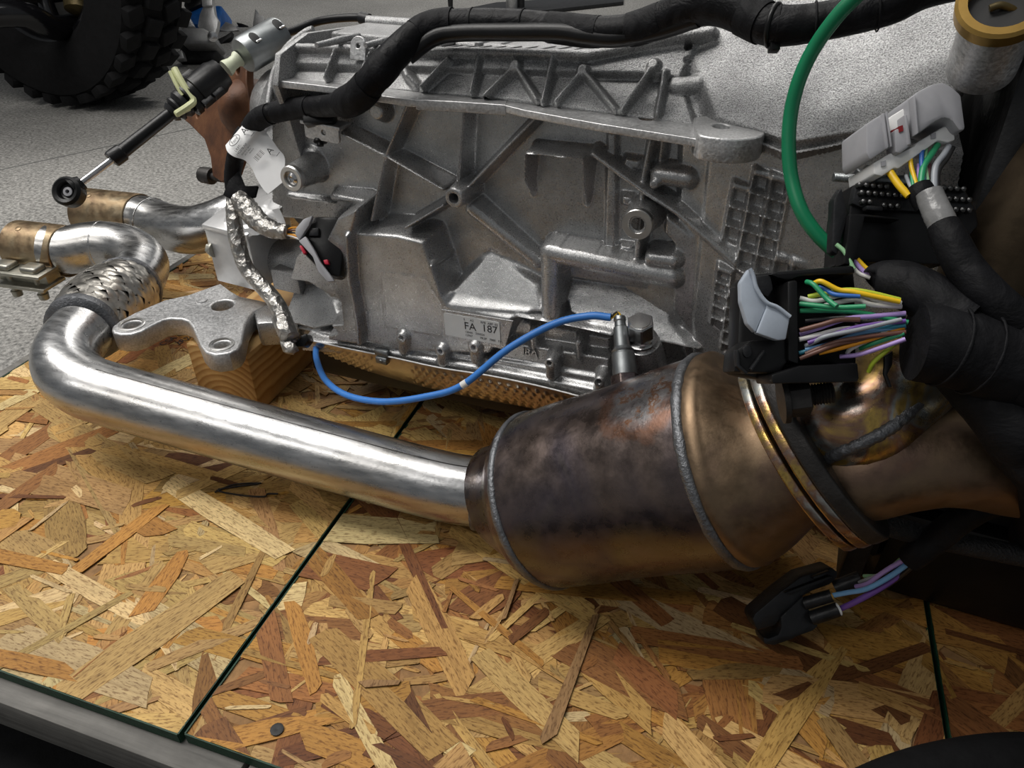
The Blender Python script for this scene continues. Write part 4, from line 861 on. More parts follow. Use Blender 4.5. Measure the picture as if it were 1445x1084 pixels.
# hanging white tag
Lp = [(318, 205), (321, 214), (330, 221), (345, 226), (355, 237), (362, 252), (370, 265), (378, 274)]; Rp = [(347, 171), (353, 179), (362, 184), (371, 184), (379, 191), (392, 209), (402, 224), (399, 257)]
dw = [.664, .661, .661, .665, .667, .667, .667, .667]
rows = [[PD(l[0] + (r[0] - l[0]) * t, l[1] + (r[1] - l[1]) * t, d) for t in np.linspace(0, 1, 7)] for l, r, d in zip(Lp, Rp, dw)]
colsP = [spl([rows[i][j] for i in range(8)], 5) for j in range(7)]; nr = len(colsP[0]); tv = [colsP[j][i] for i in range(nr) for j in range(7)]
n_ = len(tv); tv2 = tv + [p + DV * .0005 for p in tv]
tf = [[i * 7 + j, i * 7 + j + 1, (i + 1) * 7 + j + 1, (i + 1) * 7 + j] for i in range(nr - 1) for j in range(6)]; tf = tf + [[n_ + q for q in f[::-1]] for f in tf]
bd = [j for j in range(7)] + [i * 7 + 6 for i in range(1, nr)] + [(nr - 1) * 7 + j for j in range(5, -1, -1)] + [i * 7 for i in range(nr - 2, 0, -1)]
tf += [[bd[k], n_ + bd[k], n_ + bd[(k + 1) % len(bd)], bd[(k + 1) % len(bd)]] for k in range(len(bd))]
tg = mk('tag_label', (np.array(tv2), tf), M['paper'], hn, 60, label='white printed part tag')
def tx(s_, px, py, size_px, ang, d=.658, sp=1.0):
    a = math.radians(ang); X_ = RT * math.cos(a) + UV * math.sin(a); Y_ = -RT * math.sin(a) + UV * math.cos(a)
    mk('print', text(s_, size_px * d / F, PD(px, py, d), X_, Y_, .00005, 'CENTER', sp), M['ink'], tg, None)
tx('A', 345, 185, 13, 52); tx('_', 352, 186, 14, 52); tx('A', 381, 213, 13, 52, .664); tx('_', 388, 214, 14, 52, .664)
oc = PD(331, 198, .659); oX = nrm(RT * .64 + UV * .77); oY = nrm(-RT * .77 + UV * .64)
mk('print', plate([circ(0, 0, .0062, .0034, 28), circ(0, 0, .0057, .0029, 28)], .0002, oc, oX, oY), M['ink'], tg, None); mk('print', text('Ford', .0040, oc, oX, oY, .00005, 'CENTER'), M['ink'], tg, None)
tx('LR3T-', 336, 209, 5, 50); tx('14C078-NF', 341, 211, 4.6, 50); tx('2020-09-21 04:11', 347, 212, 2.6, 50); tx('J36.01.78051', 350, 214, 2.6, 50)
for k in range(8):
    x, y = 357.5 + k * 1.35, 222.5 - k * 1.55; w_ = (.5, .9, .5, 1.0, .6, .5, .9, .5)[k]
    mk('print', prismpx([(x, y), (x + w_ * .7, y - w_ * .75), (x + 6.2 + w_ * .7, y + 5.4 - w_ * .75), (x + 6.2, y + 5.4)], .6615, .0002), M['ink'], tg, None)
tx('0062010', 355, 213, 2.6, 50)
# ------------------------------------------------------------------ gear selector rod and cable
sf = empty('gear_selector_cable', PD(250, 160, .74), 'black gear selector cable end with steel rod and silver barrel', 'cable')
def SX(x, y): t = (x - 97) / 303; return PD(x, y, .705 + .07 * t)
rc = SX(97, 271)
mk('rod_eye', lathe(rc + DV * .008, rc - DV, [(0, .0125), (.002, .0140), (.012, .0140), (.0145, .0115), (.0135, .0085), (.009, .0070), (.008, .0045), (.002, .0040), (.002, .0002)], 32, False), M['plastic'], sf, 40)
mk('eye_stem', tube([SX(103, 266), SX(116, 257)], [.0105, .0065], 16), M['plastic'], sf, 40)
mk('eye_bush', lathe(rc + DV * .002, rc - DV, [(0, .0045), (.004, .0044), (.0045, .0020), (.001, .0018)], 16, False), M['greyplastic'], sf, 40)
mk('rod', tube([SX(112, 260), SX(162, 222)], .0032, 16), M['steel'], sf, 40)
mk('rod_sleeve', tube([SX(157, 226), SX(158.5, 224.5), SX(172, 215), SX(174, 213), SX(244, 158), SX(250, 152)], [.0078, .0084, .0084, .0066, .0060, .0070], 20), M['plastic'], sf, 40)
mk('wiper_boot', lathe(SX(240, 161), SX(262, 143), [(0, .008), (.004, .0105), (.005, .008), (.008, .0125), (.010, .0125), (.0105, .010), (.015, .0140), (.019, .0140), (.020, .011)], 28), M['plastic2'], sf, 30)
ad = SX(262, 144), SX(325, 92)
mk('adapter', lathe(ad[0], ad[1], [(0, .011), (.002, .0170), (.008, .0172), (.009, .0155), (.014, .0155), (.015, .0168), (.040, .0168), (.044, .0150), (.049, .0140), (.050, .008)], 32), M['plastic'], sf, 30)
a1 = nrm(ad[1] - ad[0]); s1 = nrm(np.cross(a1, -DV)); 
for t, o in ((.016, 1), (.030, 1), (.022, -1)): mk('adapter_lug', box(ad[0] + a1 * t + s1 * .0165 * o - DV * .004, a1, s1, (.006, .003, .004), .0008), M['plastic2'], sf)
mk('lock_clip', J(tube(spl([SX(254, 104) - DV * .012, SX(262, 118) - DV * .014, SX(274, 138) - DV * .015, SX(282, 150) - DV * .015, SX(276, 158) - DV * .016, SX(258, 168) - DV * .014], 6), [.0034] * 6, 8), tube(spl([SX(248, 108) - DV * .012, SX(258, 128) - DV * .013, SX(266, 142) - DV * .013], 5), .0022, 8), box(SX(266, 164) - DV * .014, SX(276, 158) - SX(256, 168), UV, (.008, .0028, .002), .001)), M['cream'], sf, 40, label='cream plastic lock clip')
mk('bushing', lathe(SX(319, 97), SX(340, 80), [(0, .0085), (.003, .0080), (.008, .0064), (.013, .0064), (.016, .0082), (.018, .0080)], 24), M['palecream'], sf, 40, label='pale cream bushing')
mk('cable_core', tube([SX(335, 83), SX(352, 72)], .0042, 12), M['plastic'], sf, 40)
b0, b1 = PD(343, 79, .752), PD(398, 47, .775); ba = nrm(b1 - b0); bL = np.linalg.norm(b1 - b0)
br = mk('damper_barrel', lathe(b0, b1, [(0, .004), (0, .0165), (.003, .0180), (bL - .004, .0180), (bL - .001, .0165), (bL, .005)], 36), M['zinc'], sf, 30, label='silver metal damper barrel')
bo_ = nrm(-DV + ba * (DV @ ba)); bdn = nrm(np.cross(bo_, ba)); bdn = bdn if bdn @ UV < 0 else -bdn
for t in (.27, .86):
    ro = nrm(bo_ + bdn * .05); sd2 = nrm(np.cross(ro, ba)); c = b0 + ba * bL * t + ro * .0181
    mk('barrel_slot', prism([c + ba * u + sd2 * w for u, w in circ(0, 0, .0046, .0066, 14)], -ro * .003, .0003), M['hole'], br)
    mk('slot_lip', box(c + ba * .001 + bdn * .0055 + ro * .0004, ba, sd2, (.0032, .0011, .0006), .0002), M['steel'], br)
mk('cable', tube(spl([b1 - ba * .004, PD(418, 42, .785), PD(450, 30, .80), (PD(490, 25, .80)), PD(520, 27, .79), PD(545, 40, .78), PD(570, 70, .77)], 8), .0042, 14), M['plastic'], sf, 60)
mk('cable_ferrule', tube([PD(509, 25, .794), PD(521, 28, .79)], .0062, 14), M['plastic2'], sf, 40)
# ------------------------------------------------------------------ engine end: dark block, adapter plate
en = empty('engine_block', tl(.5, -.1, .0), 'dark engine block bolted behind the gearbox bell housing', 'engine')
mk('adapter_plate', prism([tl(.375, .075, .02), tl(.375, .075, .30), tl(.375, .05, .43), tl(.375, -.05, .50), tl(.375, -.25, .50), tl(.375, -.30, .02)], TS * .016, .003), M['darkcast'], en)
mk('block', prism([tl(.391, .045, .03), tl(.391, .045, .30), tl(.391, .02, .40), tl(.391, -.05, .62), tl(.391, -.25, .62), tl(.391, -.30, .03)], TS * .55, .01), M['darkcast'], en)
mk('oil_pan', prism([tl(.40, .05, .0012), tl(.40, .06, .10), tl(.40, -.26, .10), tl(.40, -.26, .0012)], TS * .5, .012), M['plastic'], en)
mk('cover_rib', box(tl(.43, .05, .30), ZU, TS, (.09, .012, .012), .004), M['darkcast'], en)
mk('cover_pad', box(tl(.47, .05, .34), ZU, TS, (.03, .022, .010), .004), M['darkcast'], en)
# bell flange stud with nut
sd0 = PD(1176, 250, .425); sdd = nrm(PD(1215, 253, .425) - sd0)
fs_ = empty('flange_bolt', sd0, 'zinc plated threaded stud with nut above the pin header', 'bolt')
mk('thread', thread(sd0, sd0 + sdd * .016, .0026, .0009), M['zinc'], fs_, 40)
mk('nut', J(hexa(sd0 + sdd * .0125, sd0 + sdd, .0062, .006, .0006), lathe(sd0 + sdd * .018, sd0 + sdd, [(0, .0082), (.0025, .0082), (.003, .004), (.030, .004)], 20)), M['zinc'], fs_, 30)
# ------------------------------------------------------------------ green hose
gh = pth([(1260, -60, .375), (1215, -12, .385), (1182, 22, .395), (1150, 66, .408), (1128, 112, .418), (1116, 160, .426), (1113, 205, .430), (1117, 252, .432), (1131, 298, .430), (1156, 334, .428), (1192, 366, .425)])
gh = np.vstack([[tl(.46, -.04, .56), tl(.40, .03, .56)], gh])
mk('green_hose', tube(spl(gh, 10), .0041, 18), M['green'], None, 60, label='thick green hose curving down across the bell housing', cat='hose')
# ------------------------------------------------------------------ silver tube with brass ring, brown manifold tube
tb = empty('metal_port', PD(1392, 100, .40), 'grey metal port tube topped with a yellow ring above the engine', 'tube')
t0, t1 = PD(1386, 92, .402), PD(1412, 16, .366); ta = nrm(t1 - t0); tL = np.linalg.norm(t1 - t0)
mk('port_tube', lathe(t0 - ta * .004, t1, [(0, .0150), (.002, .0172), (.012, .0174), (.013, .0168), (tL + .002, .0170), (tL + .003, .0145)], 40), M['castlight'], tb, 40)
mk('ring', lathe(t1 - ta * .001, t1 + ta, [(0, .0172), (.0005, .0205), (.007, .0210), (.0085, .0195), (.0085, .0155), (.002, .0150)], 40, False), M['brass'], tb, 40, label='yellow ring')
mk('bore', lathe(t1 + ta * .001, t1 + ta, [(0, .0155), (.0008, .0155), (.0009, .001)], 30), M['hole'], tb, 40)
mk('port_pin', tube(spl([t1 + ta * .002 - RT * .006, t1 + ta * .004, t1 + ta * .002 + RT * .01 - UV * .003], 4), .0018, 8), M['brassy'], tb, 60)
mk('manifold_tube', tube(spl(pth([(1352, 470, .455), (1385, 405, .445), (1420, 345, .435), (1470, 285, .42), (1540, 210, .40)]), 8), [.024, .026, .029, .031, .033], 36), M['darkcone'], None, 60, label='dull brown exhaust manifold tube behind the black looms', cat='exhaust')
# ------------------------------------------------------------------ grey and white plug with coloured wires
def g7(L): return [(1160 + .1974 * x, 90 + .1974 * y) for x, y in L]
gp = empty('wire_plug', PD(1290, 200, .39), 'grey and white electrical plug with coloured wires in front of the bell housing', 'connector')
mk('inner_body', prismpx(g7([(365, 710), (500, 632), (520, 655), (660, 590), (680, 560), (900, 430), (945, 462), (955, 545), (900, 562), (830, 548), (760, 600), (700, 640), (545, 752), (520, 742), (430, 805), (375, 790)]), .393, .030, .0014), M['whiteplastic'], gp, label='white inner body')
mk('bridge', prismpx(g7([(488, 378), (640, 284), (662, 400), (672, 480), (500, 560)]), .396, .025, .001), M['whiteplastic'], gp)
mk('hood', prismpx(g7([(652, 228), (690, 195), (800, 138), (870, 125), (940, 165), (1000, 222), (1032, 470), (985, 482), (925, 398), (870, 384), (800, 420), (690, 500), (668, 440)]), .386, .034, .003), M['greyplastic'], gp)
mk('hood', prismpx(g7([(315, 430), (430, 358), (465, 345), (502, 592), (470, 606), (345, 690), (320, 640)]), .390, .030, .002), M['greyplastic'], gp)
mk('hood_rib', J(prismpx(g7([(432, 355), (448, 348), (482, 595), (466, 604)]), .388, .006, .0006), prismpx(g7([(455, 345), (470, 340), (505, 588), (492, 596)]), .388, .006, .0006), prismpx(g7([(655, 230), (670, 215), (695, 490), (682, 500)]), .384, .006, .0006)), M['greyplastic'], gp)
mk('latch', J(prismpx(g7([(520, 472), (600, 440), (622, 555), (640, 580), (560, 642), (525, 632)]), .389, .010, .001), prismpx(g7([(588, 365), (610, 358), (640, 575), (615, 580)]), .388, .008, .0006)), M['greyplastic'], gp)
mk('lock_slide', J(prismpx(g7([(497, 475), (520, 465), (524, 540), (504, 548)]), .3935, .01), prismpx(g7([(614, 408), (655, 388), (662, 440), (620, 466)]), .3935, .01), prismpx(g7([(548, 448), (578, 438), (582, 480), (552, 490)]), .3885, .004)), M['red'], gp, label='dark red lock slide')
for c in ((440, 712), (798, 514)): mk('window', prismpx(g7([(c[0] - 16, c[1] - 15), (c[0] + 16, c[1] - 22), (c[0] + 16, c[1] + 16), (c[0] - 16, c[1] + 22)]), .3922, .004), M['greyplastic'], gp)
def wire(parent, pts, mat, r, name='wire', d0=.39, d1=.39, k=7):
    n = len(pts); return mk(name, tube(spl([PD(x, y, d0 + (d1 - d0) * i / (n - 1)) for i, (x, y) in enumerate(pts)], k), r, 10), M[mat], parent, 60)
for L, c, r in (([(478, 762), (515, 820), (560, 880), (620, 945)], 'w_yellow', .0020), ([(632, 635), (635, 720), (655, 800), (680, 885)], 'w_yellow', .0012), ([(728, 590), (712, 650), (715, 760), (740, 910)], 'w_wblue', .0012), ([(825, 580), (780, 650), (725, 740), (705, 870)], 'w_wgreen', .0017), ([(745, 610), (738, 700), (750, 800), (770, 915)], 'w_paleg', .0009), ([(905, 590), (870, 650), (810, 740), (800, 910)], 'w_grey', .0017), ([(935, 600), (890, 680), (830, 770), (825, 910)], 'w_black', .0014), ([(640, 700), (640, 790), (655, 890)], 'w_wgreen', .0010), ([(690, 720), (690, 800), (700, 890)], 'w_lilac', .0010), ([(600, 800), (620, 850), (645, 900)], 'w_grey', .0010), ([(770, 720), (755, 800), (765, 910)], 'w_pink', .0009)):
    wire(gp, g7(L), c, r, d0=.396, d1=.388)
wt = g7([(690, 895), (760, 930)])
mk('wire_wrap', tube(spl([PD(1296, 265, .389), PD(1302, 276, .387), PD(1310, 290, .386)], 4), .0065, 16, rnd=.03), M['tape'], gp, 60)
mk('shrink_sleeve', tube(spl([PD(1311, 272, .382), PD(1317, 288, .380), PD(1325, 305, .377), PD(1333, 324, .375)], 5), [.0064, .0068, .0070, .0068], 20, rnd=.02), M['shrink'], gp, 60, label='grey translucent shrink sleeve')
mk('plug_loom', tube(spl([PD(1330, 318, .374), PD(1342, 342, .370), PD(1362, 378, .366), (PD(1395, 415, .36)), PD(1440, 455, .358), PD(1500, 500, .362), tl(.49, .035, .24)], 8), [.0076, .0085, .0088, .0088, .009, .009, .009], 22), M['tape'], gp, 60)
# ------------------------------------------------------------------ black pin header
def g3(L): return [(1180 + .203 * x, 220 + .203 * y) for x, y in L]
ph = empty('pin_header', PD(1280, 310, .41), 'black multi-pin socket with rows of pins beneath the grey plug', 'connector')
mk('socket_body', prismpx(g3([(120, 195), (360, 175), (900, 215), (985, 385), (1000, 480), (760, 760), (60, 740), (85, 410)]), .409, .03, .002), M['plastic'], ph)
mk('pin_tray', prismpx(g3([(135, 200), (360, 185), (890, 220), (970, 375), (830, 400), (200, 370), (110, 330)]), .406, .006, .001), M['plastic2'], ph)
mk('front_wall', prismpx(g3([(95, 405), (200, 405), (445, 430), (445, 445), (200, 425), (170, 560), (120, 760), (60, 750)]), .398, .012, .001), M['plastic'], ph)
mk('side_fin', prismpx(g3([(40, 215), (85, 405), (10, 690), (-30, 660), (-15, 300)]), .402, .008, .001), M['plastic2'], ph)
mk('step', prismpx(g3([(210, 340), (330, 350), (330, 385), (215, 375)]), .401, .006, .001), M['plastic2'], ph)
pin0 = None
for (y, x0, x1) in ((203, 160, 380), (258, 175, 500), (320, 185, 260), (345, 330, 460), (225, 740, 890), (300, 780, 920), (372, 780, 960)):
    for k in range(int((x1 - x0) / 46) + 1):
        px_, py_ = g3([(x0 + 46 * k, y + k * 3)])[0]; c = PD(px_, py_, .4045)
        if pin0 is None: pin0 = mk('pin', lathe(c + DV * .002, c - DV, [(0, .0017), (.0035, .0015), (.0042, .0006)], 8), M['pinmetal'], ph, 40); p00 = c
        else: o = pin0.copy(); COL.objects.link(o); o.location = Vector(pin0.location) + Vector(tuple(c - p00))
# ------------------------------------------------------------------ lever connector with the big loom
def g8(L): return [(1020 + .1938 * x, 360 + .1938 * y) for x, y in L]
lc = empty('lever_connector', PD(1160, 460, .39), 'black lever connector with grey lever and a fan of coloured wires above the converter', 'connector')
mk('back_shell', prismpx(g8([(120, 190), (190, 140), (400, 120), (960, 75), (975, 230), (985, 900), (360, 930), (70, 860), (100, 780)]), .408, .020, .003), M['plastic'], lc)
mk('top_rail', prismpx(g8([(330, 140), (400, 118), (960, 72), (972, 135), (560, 158), (480, 190), (400, 165)]), .390, .024, .002), M['plastic'], lc)
mk('bottom_rail', prismpx(g8([(355, 870), (560, 805), (985, 785), (995, 900), (980, 925), (360, 938)]), .384, .026, .002), M['plastic'], lc)
mk('corner_block', prismpx(g8([(95, 690), (200, 620), (470, 600), (480, 770), (420, 865), (75, 855)]), .388, .022, .002), M['plastic'], lc)
mk('corner_rib', J(prismpx(g8([(200, 830), (300, 690), (315, 700), (215, 845)]), .385, .006, .0004), prismpx(g8([(100, 690), (120, 690), (125, 800), (190, 860), (165, 865), (100, 810)]), .385, .006, .0004), prismpx(circ(1055, 496, 6.5, 9, 14), .386, .004, .0006)), M['plastic2'], lc)
mk('mid_wall', prismpx(g8([(470, 190), (548, 178), (556, 800), (475, 770)]), .386, .026, .0015), M['plastic'], lc)
mk('hook', prismpx(g8([(240, 150), (350, 140), (370, 250), (330, 310), (260, 260)]), .392, .012, .001), M['plastic2'], lc)
mk('lever', J(prismpx(g8([(195, 95), (232, 118), (255, 250), (318, 345), (322, 372), (240, 566), (180, 500), (132, 340), (128, 200)]), .380, .006, .0012), prismpx(g8([(326, 350), (400, 382), (492, 450), (462, 616), (400, 622), (246, 568), (322, 378)]), .379, .006, .0012)), M['bluegrey'], lc, label='pale blue-grey lever')
mk('lever_lip', tube(spl([PD(x, y, .3785) for x, y in g8([(197, 98), (222, 150), (248, 245), (315, 342), (400, 382), (490, 450)])], 6), .0011, 8), M['bluegrey'], lc, 60)
WL = [('w_yellow', [(665, 205), (720, 193), (840, 252), (950, 268), (1100, 300), (1290, 340)]), ('w_wgreen', [(610, 195), (660, 215), (760, 320), (830, 375)]), ('w_lime', [(620, 305), (750, 278), (900, 255), (1050, 270), (1290, 328)]), ('w_white', [(560, 315), (680, 335), (840, 295), (1000, 290), (1150, 335), (1300, 352)]), ('w_white', [(740, 368), (900, 332), (1000, 327), (1080, 360), (1300, 376)]), ('w_wgreen', [(560, 355), (700, 370), (850, 382), (1040, 375)]), ('w_wgreen', [(560, 405), (800, 405), (1000, 420), (1200, 460), (1350, 492)]), ('w_lilac', [(560, 580), (700, 530), (900, 465), (1100, 445), (1330, 425)]), ('w_brown', [(560, 550), (700, 512), (850, 472), (1000, 470)]), ('w_white', [(555, 615), (700, 580), (860, 540), (1000, 530), (1150, 495), (1320, 500)]), ('w_grey', [(600, 660), (680, 625), (760, 590), (1000, 540), (1300, 470)]), ('w_teal', [(555, 715), (700, 672), (900, 610), (1020, 560), (1180, 530), (1330, 510)]), ('w_orange', [(700, 715), (850, 680), (1000, 637), (1130, 597), (1320, 530)]), ('w_brown', [(560, 755), (700, 700), (850, 645), (1100, 600), (1320, 540)]), ('w_white', [(905, 715), (950, 672), (1180, 562), (1330, 505)]), ('w_lilac', [(855, 740), (980, 727), (1130, 682), (1330, 612)]), ('w_wgreen', [(1000, 682), (1100, 642), (1320, 570)]), ('w_lime', [(1060, 850), (1100, 780), (1200, 690), (1310, 600)]), ('w_wblue', [(700, 235), (760, 260), (830, 290), (1000, 300)]), ('w_black', [(820, 420), (1000, 490), (1150, 500), (1330, 560)]), ('w_purple', [(620, 640), (800, 580), (1000, 520), (1330, 480)]), ('w_brown', [(600, 720), (800, 640), (1000, 600), (1330, 560)]), ('w_sky', [(600, 690), (800, 640), (1000, 570), (1330, 520)]), ('w_black', [(600, 480), (800, 460), (1000, 450), (1330, 450)])]
for k, (c, L) in enumerate(WL): wire(lc, g8(L), c, .00135 if k < 10 else .0012, d0=.3885 + (k % 4) * .0012, d1=.374 + (k % 5) * .0015)
mk('big_loom', tube(spl([PD(1290, 482, .374), PD(1300, 483, .3735), PD(1330, 487, .372), PD(1370, 496, .369), PD(1430, 515, .367), PD(1520, 545, .372), tl(.53, .03, .19)], 8), [.0198, .0202, .0205, .0207, .021, .021, .021], 30), M['tape'], lc, 60)
for k, x in enumerate((1335, 1378)): mk('tape_edge', ringbead(PD(x, 488 + k * 11, .369 - k * .004), RT + UV * -.3, .0209, .0008, 40, .4, k), M['tape'], lc, 60)
mk('branch_loom', tube(spl([PD(1232, 398, .396), PD(1240, 396, .395), PD(1275, 402, .388), PD(1320, 425, .378), PD(1370, 455, .368)], 8), [.006, .0105, .0125, .013, .013], 24), M['tape'], lc, 60)
mk('under_loom', tube(spl([PD(1335, 520, .40), PD(1375, 548, .385), PD(1412, 580, .375), PD(1450, 625, .374), PD(1500, 690, .39), tl(.50, .04, .09)], 8), [.010, .014, .016, .018, .020, .020], 28), M['tape'], lc, 60)
for L, c in (([(1199, 372), (1212, 386), (1228, 392)], 'w_white'), ([(1205, 368), (1218, 382), (1230, 388)], 'w_lilac'), ([(1210, 366), (1222, 378), (1232, 386)], 'w_yellow'), ([(1180, 345), (1192, 356), (1205, 380)], 'w_paleg')): wire(lc, L, c, .0012, d0=.402, d1=.398)
mk('loose_strip', prismpx(g8([(1180, 740), (1240, 700), (1235, 800), (1200, 870), (1235, 960), (1210, 965), (1175, 870), (1180, 800)]), .383, .002, .0004), M['plastic'], lc)
# ------------------------------------------------------------------ small loose plug on the boards
def g9(L): return [(1050 + .173 * x, 780 + .173 * y) for x, y in L]
sp = empty('sensor_plug', PZ(1130, 880, 0), 'small black plug with lilac and blue wires lying on the boards', 'connector')
mk('plug_shell', prismpx(g9([(70, 545), (90, 500), (300, 320), (470, 195), (720, 125), (765, 160), (760, 205), (700, 262), (560, 312), (480, 355), (300, 540), (250, 600), (110, 635)]), .552, .022, .0012), M['plastic2'], sp)
mk('plug_face', prismpx(g9([(300, 525), (480, 355), (505, 420), (560, 520), (605, 600), (560, 640), (420, 690), (400, 705), (250, 757), (170, 748), (155, 690), (200, 702), (280, 672), (305, 615)]), .550, .020, .0009), M['plastic2'], sp)
mk('shell_ridge', J(prismpx(g9([(330, 330), (700, 190), (740, 205), (380, 345)]), .548, .006, .0006), prismpx(g9([(560, 200), (700, 150), (710, 165), (575, 222)]), .548, .006, .0006)), M['plastic'], sp)
def pt9(x, y, d): return PD(*g9([(x, y)])[0], d)
mk('terminal_tube', J(lathe(pt9(490, 415, .552), pt9(710, 352, .545), [(0, .0048), (.0205, .0046), (.0207, .003)], 20), lathe(pt9(550, 535, .550), pt9(765, 462, .543), [(0, .0054), (.0205, .0052), (.0207, .003)], 20), lathe(pt9(740, 290, .562), pt9(960, 205, .556), [(0, .0060), (.020, .0058), (.0205, .003)], 20)), M['plastic2'], sp, 40)
mk('seal', lathe(pt9(703, 357, .5452), pt9(720, 350, .545), [(0, .0040), (.0016, .0040), (.0017, .001)], 16), M['brass'], sp, 40); mk('seal', lathe(pt9(757, 467, .543), pt9(775, 460, .543), [(0, .0050), (.0016, .0048), (.0017, .001)], 18), M['whiteplastic'], sp, 40)
for L, c, r in (([(705, 352), (850, 325), (1000, 295), (1180, 200), (1370, 65)], 'w_sky', .0019), ([(775, 462), (900, 405), (1100, 295), (1300, 160), (1400, 80)], 'w_purple', .0022), ([(915, 277), (1010, 250), (1150, 150), (1345, 35)], 'w_lilac', .0017), ([(980, 190), (1090, 187), (1200, 120), (1335, 5)], 'w_paleg', .0015), ([(940, 240), (1020, 210), (1180, 140), (1340, 20)], 'w_grey', .0012), ([(880, 420), (1050, 340), (1250, 210), (1390, 95)], 'w_black', .0018)): wire(sp, g9(L), c, r, d0=.545, d1=.505)
mk('plug_loom', tube(spl([PD(1283, 790, .505), PD(1300, 776, .498), PD(1325, 757, .49), PD(1360, 730, .475), PD(1410, 706, .46), PD(1500, 690, .45), tl(.47, .04, .12)], 8), [.0088, .0096, .0094, .0092, .009, .009, .009], 20), M['tape'], sp, 60)
# ------------------------------------------------------------------ braided hose and rubber hose
mk('braided_hose', tube(spl(pth([(1205, 728, .50), (1240, 738, .50), (1290, 752, .50), (1345, 765, .50), (1470, 790, .50)]), 8), .0075, 18), M['braidblack'], None, 60, label='black braided hose under the exhaust collector', cat='hose')
bh_ = [PZ(x, y, .0195) for x, y in ((1150, 1185), (1235, 1128), (1330, 1094), (1445, 1079), (1600, 1090))]
mk('rubber_hose', tube(spl(bh_, 10), .0195, 28), M['rubber'], None, 60, label='thick plain black rubber hose lying on the boards', cat='hose')
# ------------------------------------------------------------------ parts lying on the concrete in the background
def fz(x, y): return PZ(x, y, FZ)
bp = empty('aluminium_carrier', fz(275, 88), 'grey aluminium carrier standing on the concrete by the wheel', 'machine part')
def fr(x, y): return float((fz(x, y) - CAM) @ DV)
d9 = fr(280, 92)
mk('upright', prismpx([(289, 2), (300, 0), (303, 20), (308, 28), (306, 40), (300, 58), (289, 42), (278, 38), (281, 20)], d9 - .05, .03, .006), M['castlight'], bp)
mk('cap', prismpx([(283, -12), (300, -14), (299, 8), (285, 9)], d9 - .06, .03, .004), M['castlight'], bp)
mk('housing', prismpx([(256, 38), (286, 38), (300, 48), (303, 58), (292, 62), (256, 62)], d9 - .08, .12, .01), M['cast'], bp)
mk('leg', prismpx([(257, 12), (261, 14), (274, 37), (254, 39), (256, 34), (266, 34)], d9 - .06, .02, .003), M['castlight'], bp)
mk('base', prismpx([(254, 62), (300, 60), (306, 72), (300, 84), (250, 86)], d9 - .02, .10, .01), M['darkcast'], bp)
mk('knuckle', lathe(PD(300, 52, d9 - .08), PD(300, 52, d9 - .2), [(0, .02), (.02, .018), (.022, .008)], 14), M['steel'], bp, 40)
mk('foot', prismpx([(248, 74), (256, 70), (260, 82), (248, 84)], d9 - .06, .03, .003), M['castlight'], bp)
bj = empty('floor_jack', fz(306, 42), 'bright blue floor jack partly hidden by the aluminium carrier', 'jack')
dj = fr(300, 46)
mk('jack_body', prismpx([(264, 16), (280, 6), (296, 8), (312, 4), (313, 30), (308, 42), (262, 32)], dj, .15, .02), M['bluepaint'], bj)
mk('jack_arm', prismpx([(262, -10), (284, -10), (284, 6), (266, 14), (258, 8)], dj - .02, .08, .01), M['plastic'], bj)
def scrap(name, poly, off, th, mat, label, bev=.004):
    y = max(q[1] for q in poly); x = sum(q[0] for q in poly) / len(poly); mk(name, prismpx(poly, fr(x, y) + off, th, bev), M[mat], None, 35, label=label, cat='machine part')
scrap('metal_offcut', [(308, 42), (318, 30), (328, 34), (337, 42), (322, 45)], 0, .05, 'castlight', 'pale sharp-edged metal offcut on the concrete beside the blue jack')
scrap('black_bracket', [(333, 31), (342, 33), (350, 36), (352, 42), (346, 45), (338, 41)], .10, .05, 'plastic', 'black bracket scrap on the concrete beyond the silver barrel')
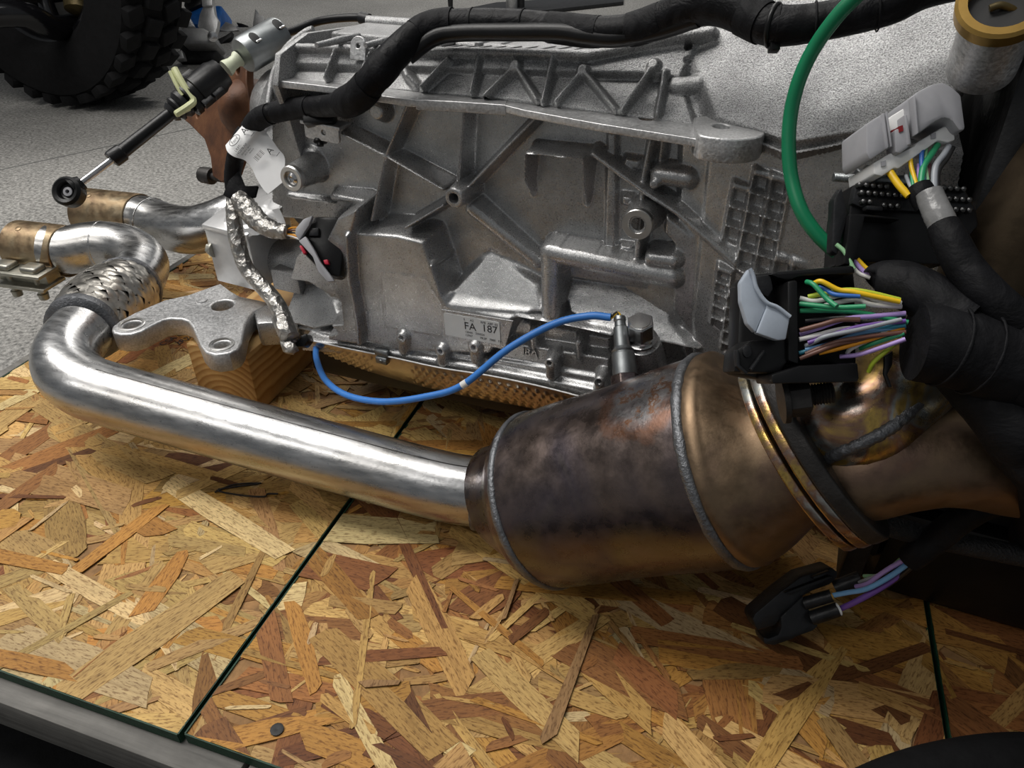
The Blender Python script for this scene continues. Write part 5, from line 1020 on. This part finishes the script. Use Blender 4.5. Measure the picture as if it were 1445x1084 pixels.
scrap('metal_clevis', [(357, 30), (360, 11), (363, 20), (371, 22), (374, 30), (372, 40), (356, 42)], .0, .05, 'cast', 'upright grey clevis on the concrete behind the silver barrel')
scrap('small_hook', [(307, 55), (318, 50), (327, 44), (326, 52), (318, 57), (312, 62)], .0, .03, 'darkcast', 'small dark hook on the concrete beside the aluminium carrier', .002)
# stand leg in the far background; dark plate stands in for a shadow band
dl = fr(700, 16)
ls = empty('stand_and_shadow', fz(720, 14), 'dark steel stand with short posts and a painted shadow band on the concrete far behind the gearbox', 'stand')
mk('shadow_band', prism([PZ(x, y, FZ + .02) for x, y in ((640, 15), (700, 3), (880, -8), (880, 2), (760, 15))], ZU * -.02, .004), M['darkcast'], ls)
mk('post', tube([PZ(722, 12, FZ + .02), PZ(722, 12, FZ + .02) + ZU * .4], .03, 14), M['cast2'], ls)
mk('post', tube([PZ(735, 10, FZ + .02), PZ(735, 10, FZ + .02) + ZU * .4], .02, 14), M['darkcast'], ls)
mk('caster', J(tube([PZ(636, 13, FZ), PZ(636, 13, FZ) + ZU * .3], [.012, .03], 10)), M['darkcast'], ls)
# bits on the boards
mk('metal_clip', tube(spl([PZ(303, 695, .001), PZ(330, 684, .0012), PZ(368, 682, .0012), PZ(332, 687, .0012), PZ(306, 692, .0012), PZ(340, 699, .0012), PZ(372, 701, .0012), PZ(378, 697, .0012), PZ(392, 697, .0012)], 4), .0009, 6), M['darksteel'], None, 60, label='thin bent black wire on the boards near the exhaust pipe', cat='wire')
def splinter(poly, lab):
    s_ = [tuple(PZ(x, y, .0016)) for x, y in poly]; cx = np.mean([q[0] for q in s_]); cy = np.mean([q[1] for q in s_])
    o = strand_mesh('wood_splinter', [(s_, [(q[1] - cy, q[0] - cx) for q in s_], (.33, .19, .08))], None); tag(o, lab, 'splinter')
splinter([(726, 818), (733, 816), (714, 872), (707, 875)], 'thin wood splinter lying on the boards in front of the converter rim')
splinter([(505, 962), (520, 959), (566, 960), (562, 966), (515, 970)], 'dark brown wood sliver lying flat on the middle board')
splinter([(836, 868), (846, 866), (786, 1036), (765, 1050), (762, 1040)], 'long dark wood strip lying on the boards, pointing at the converter')
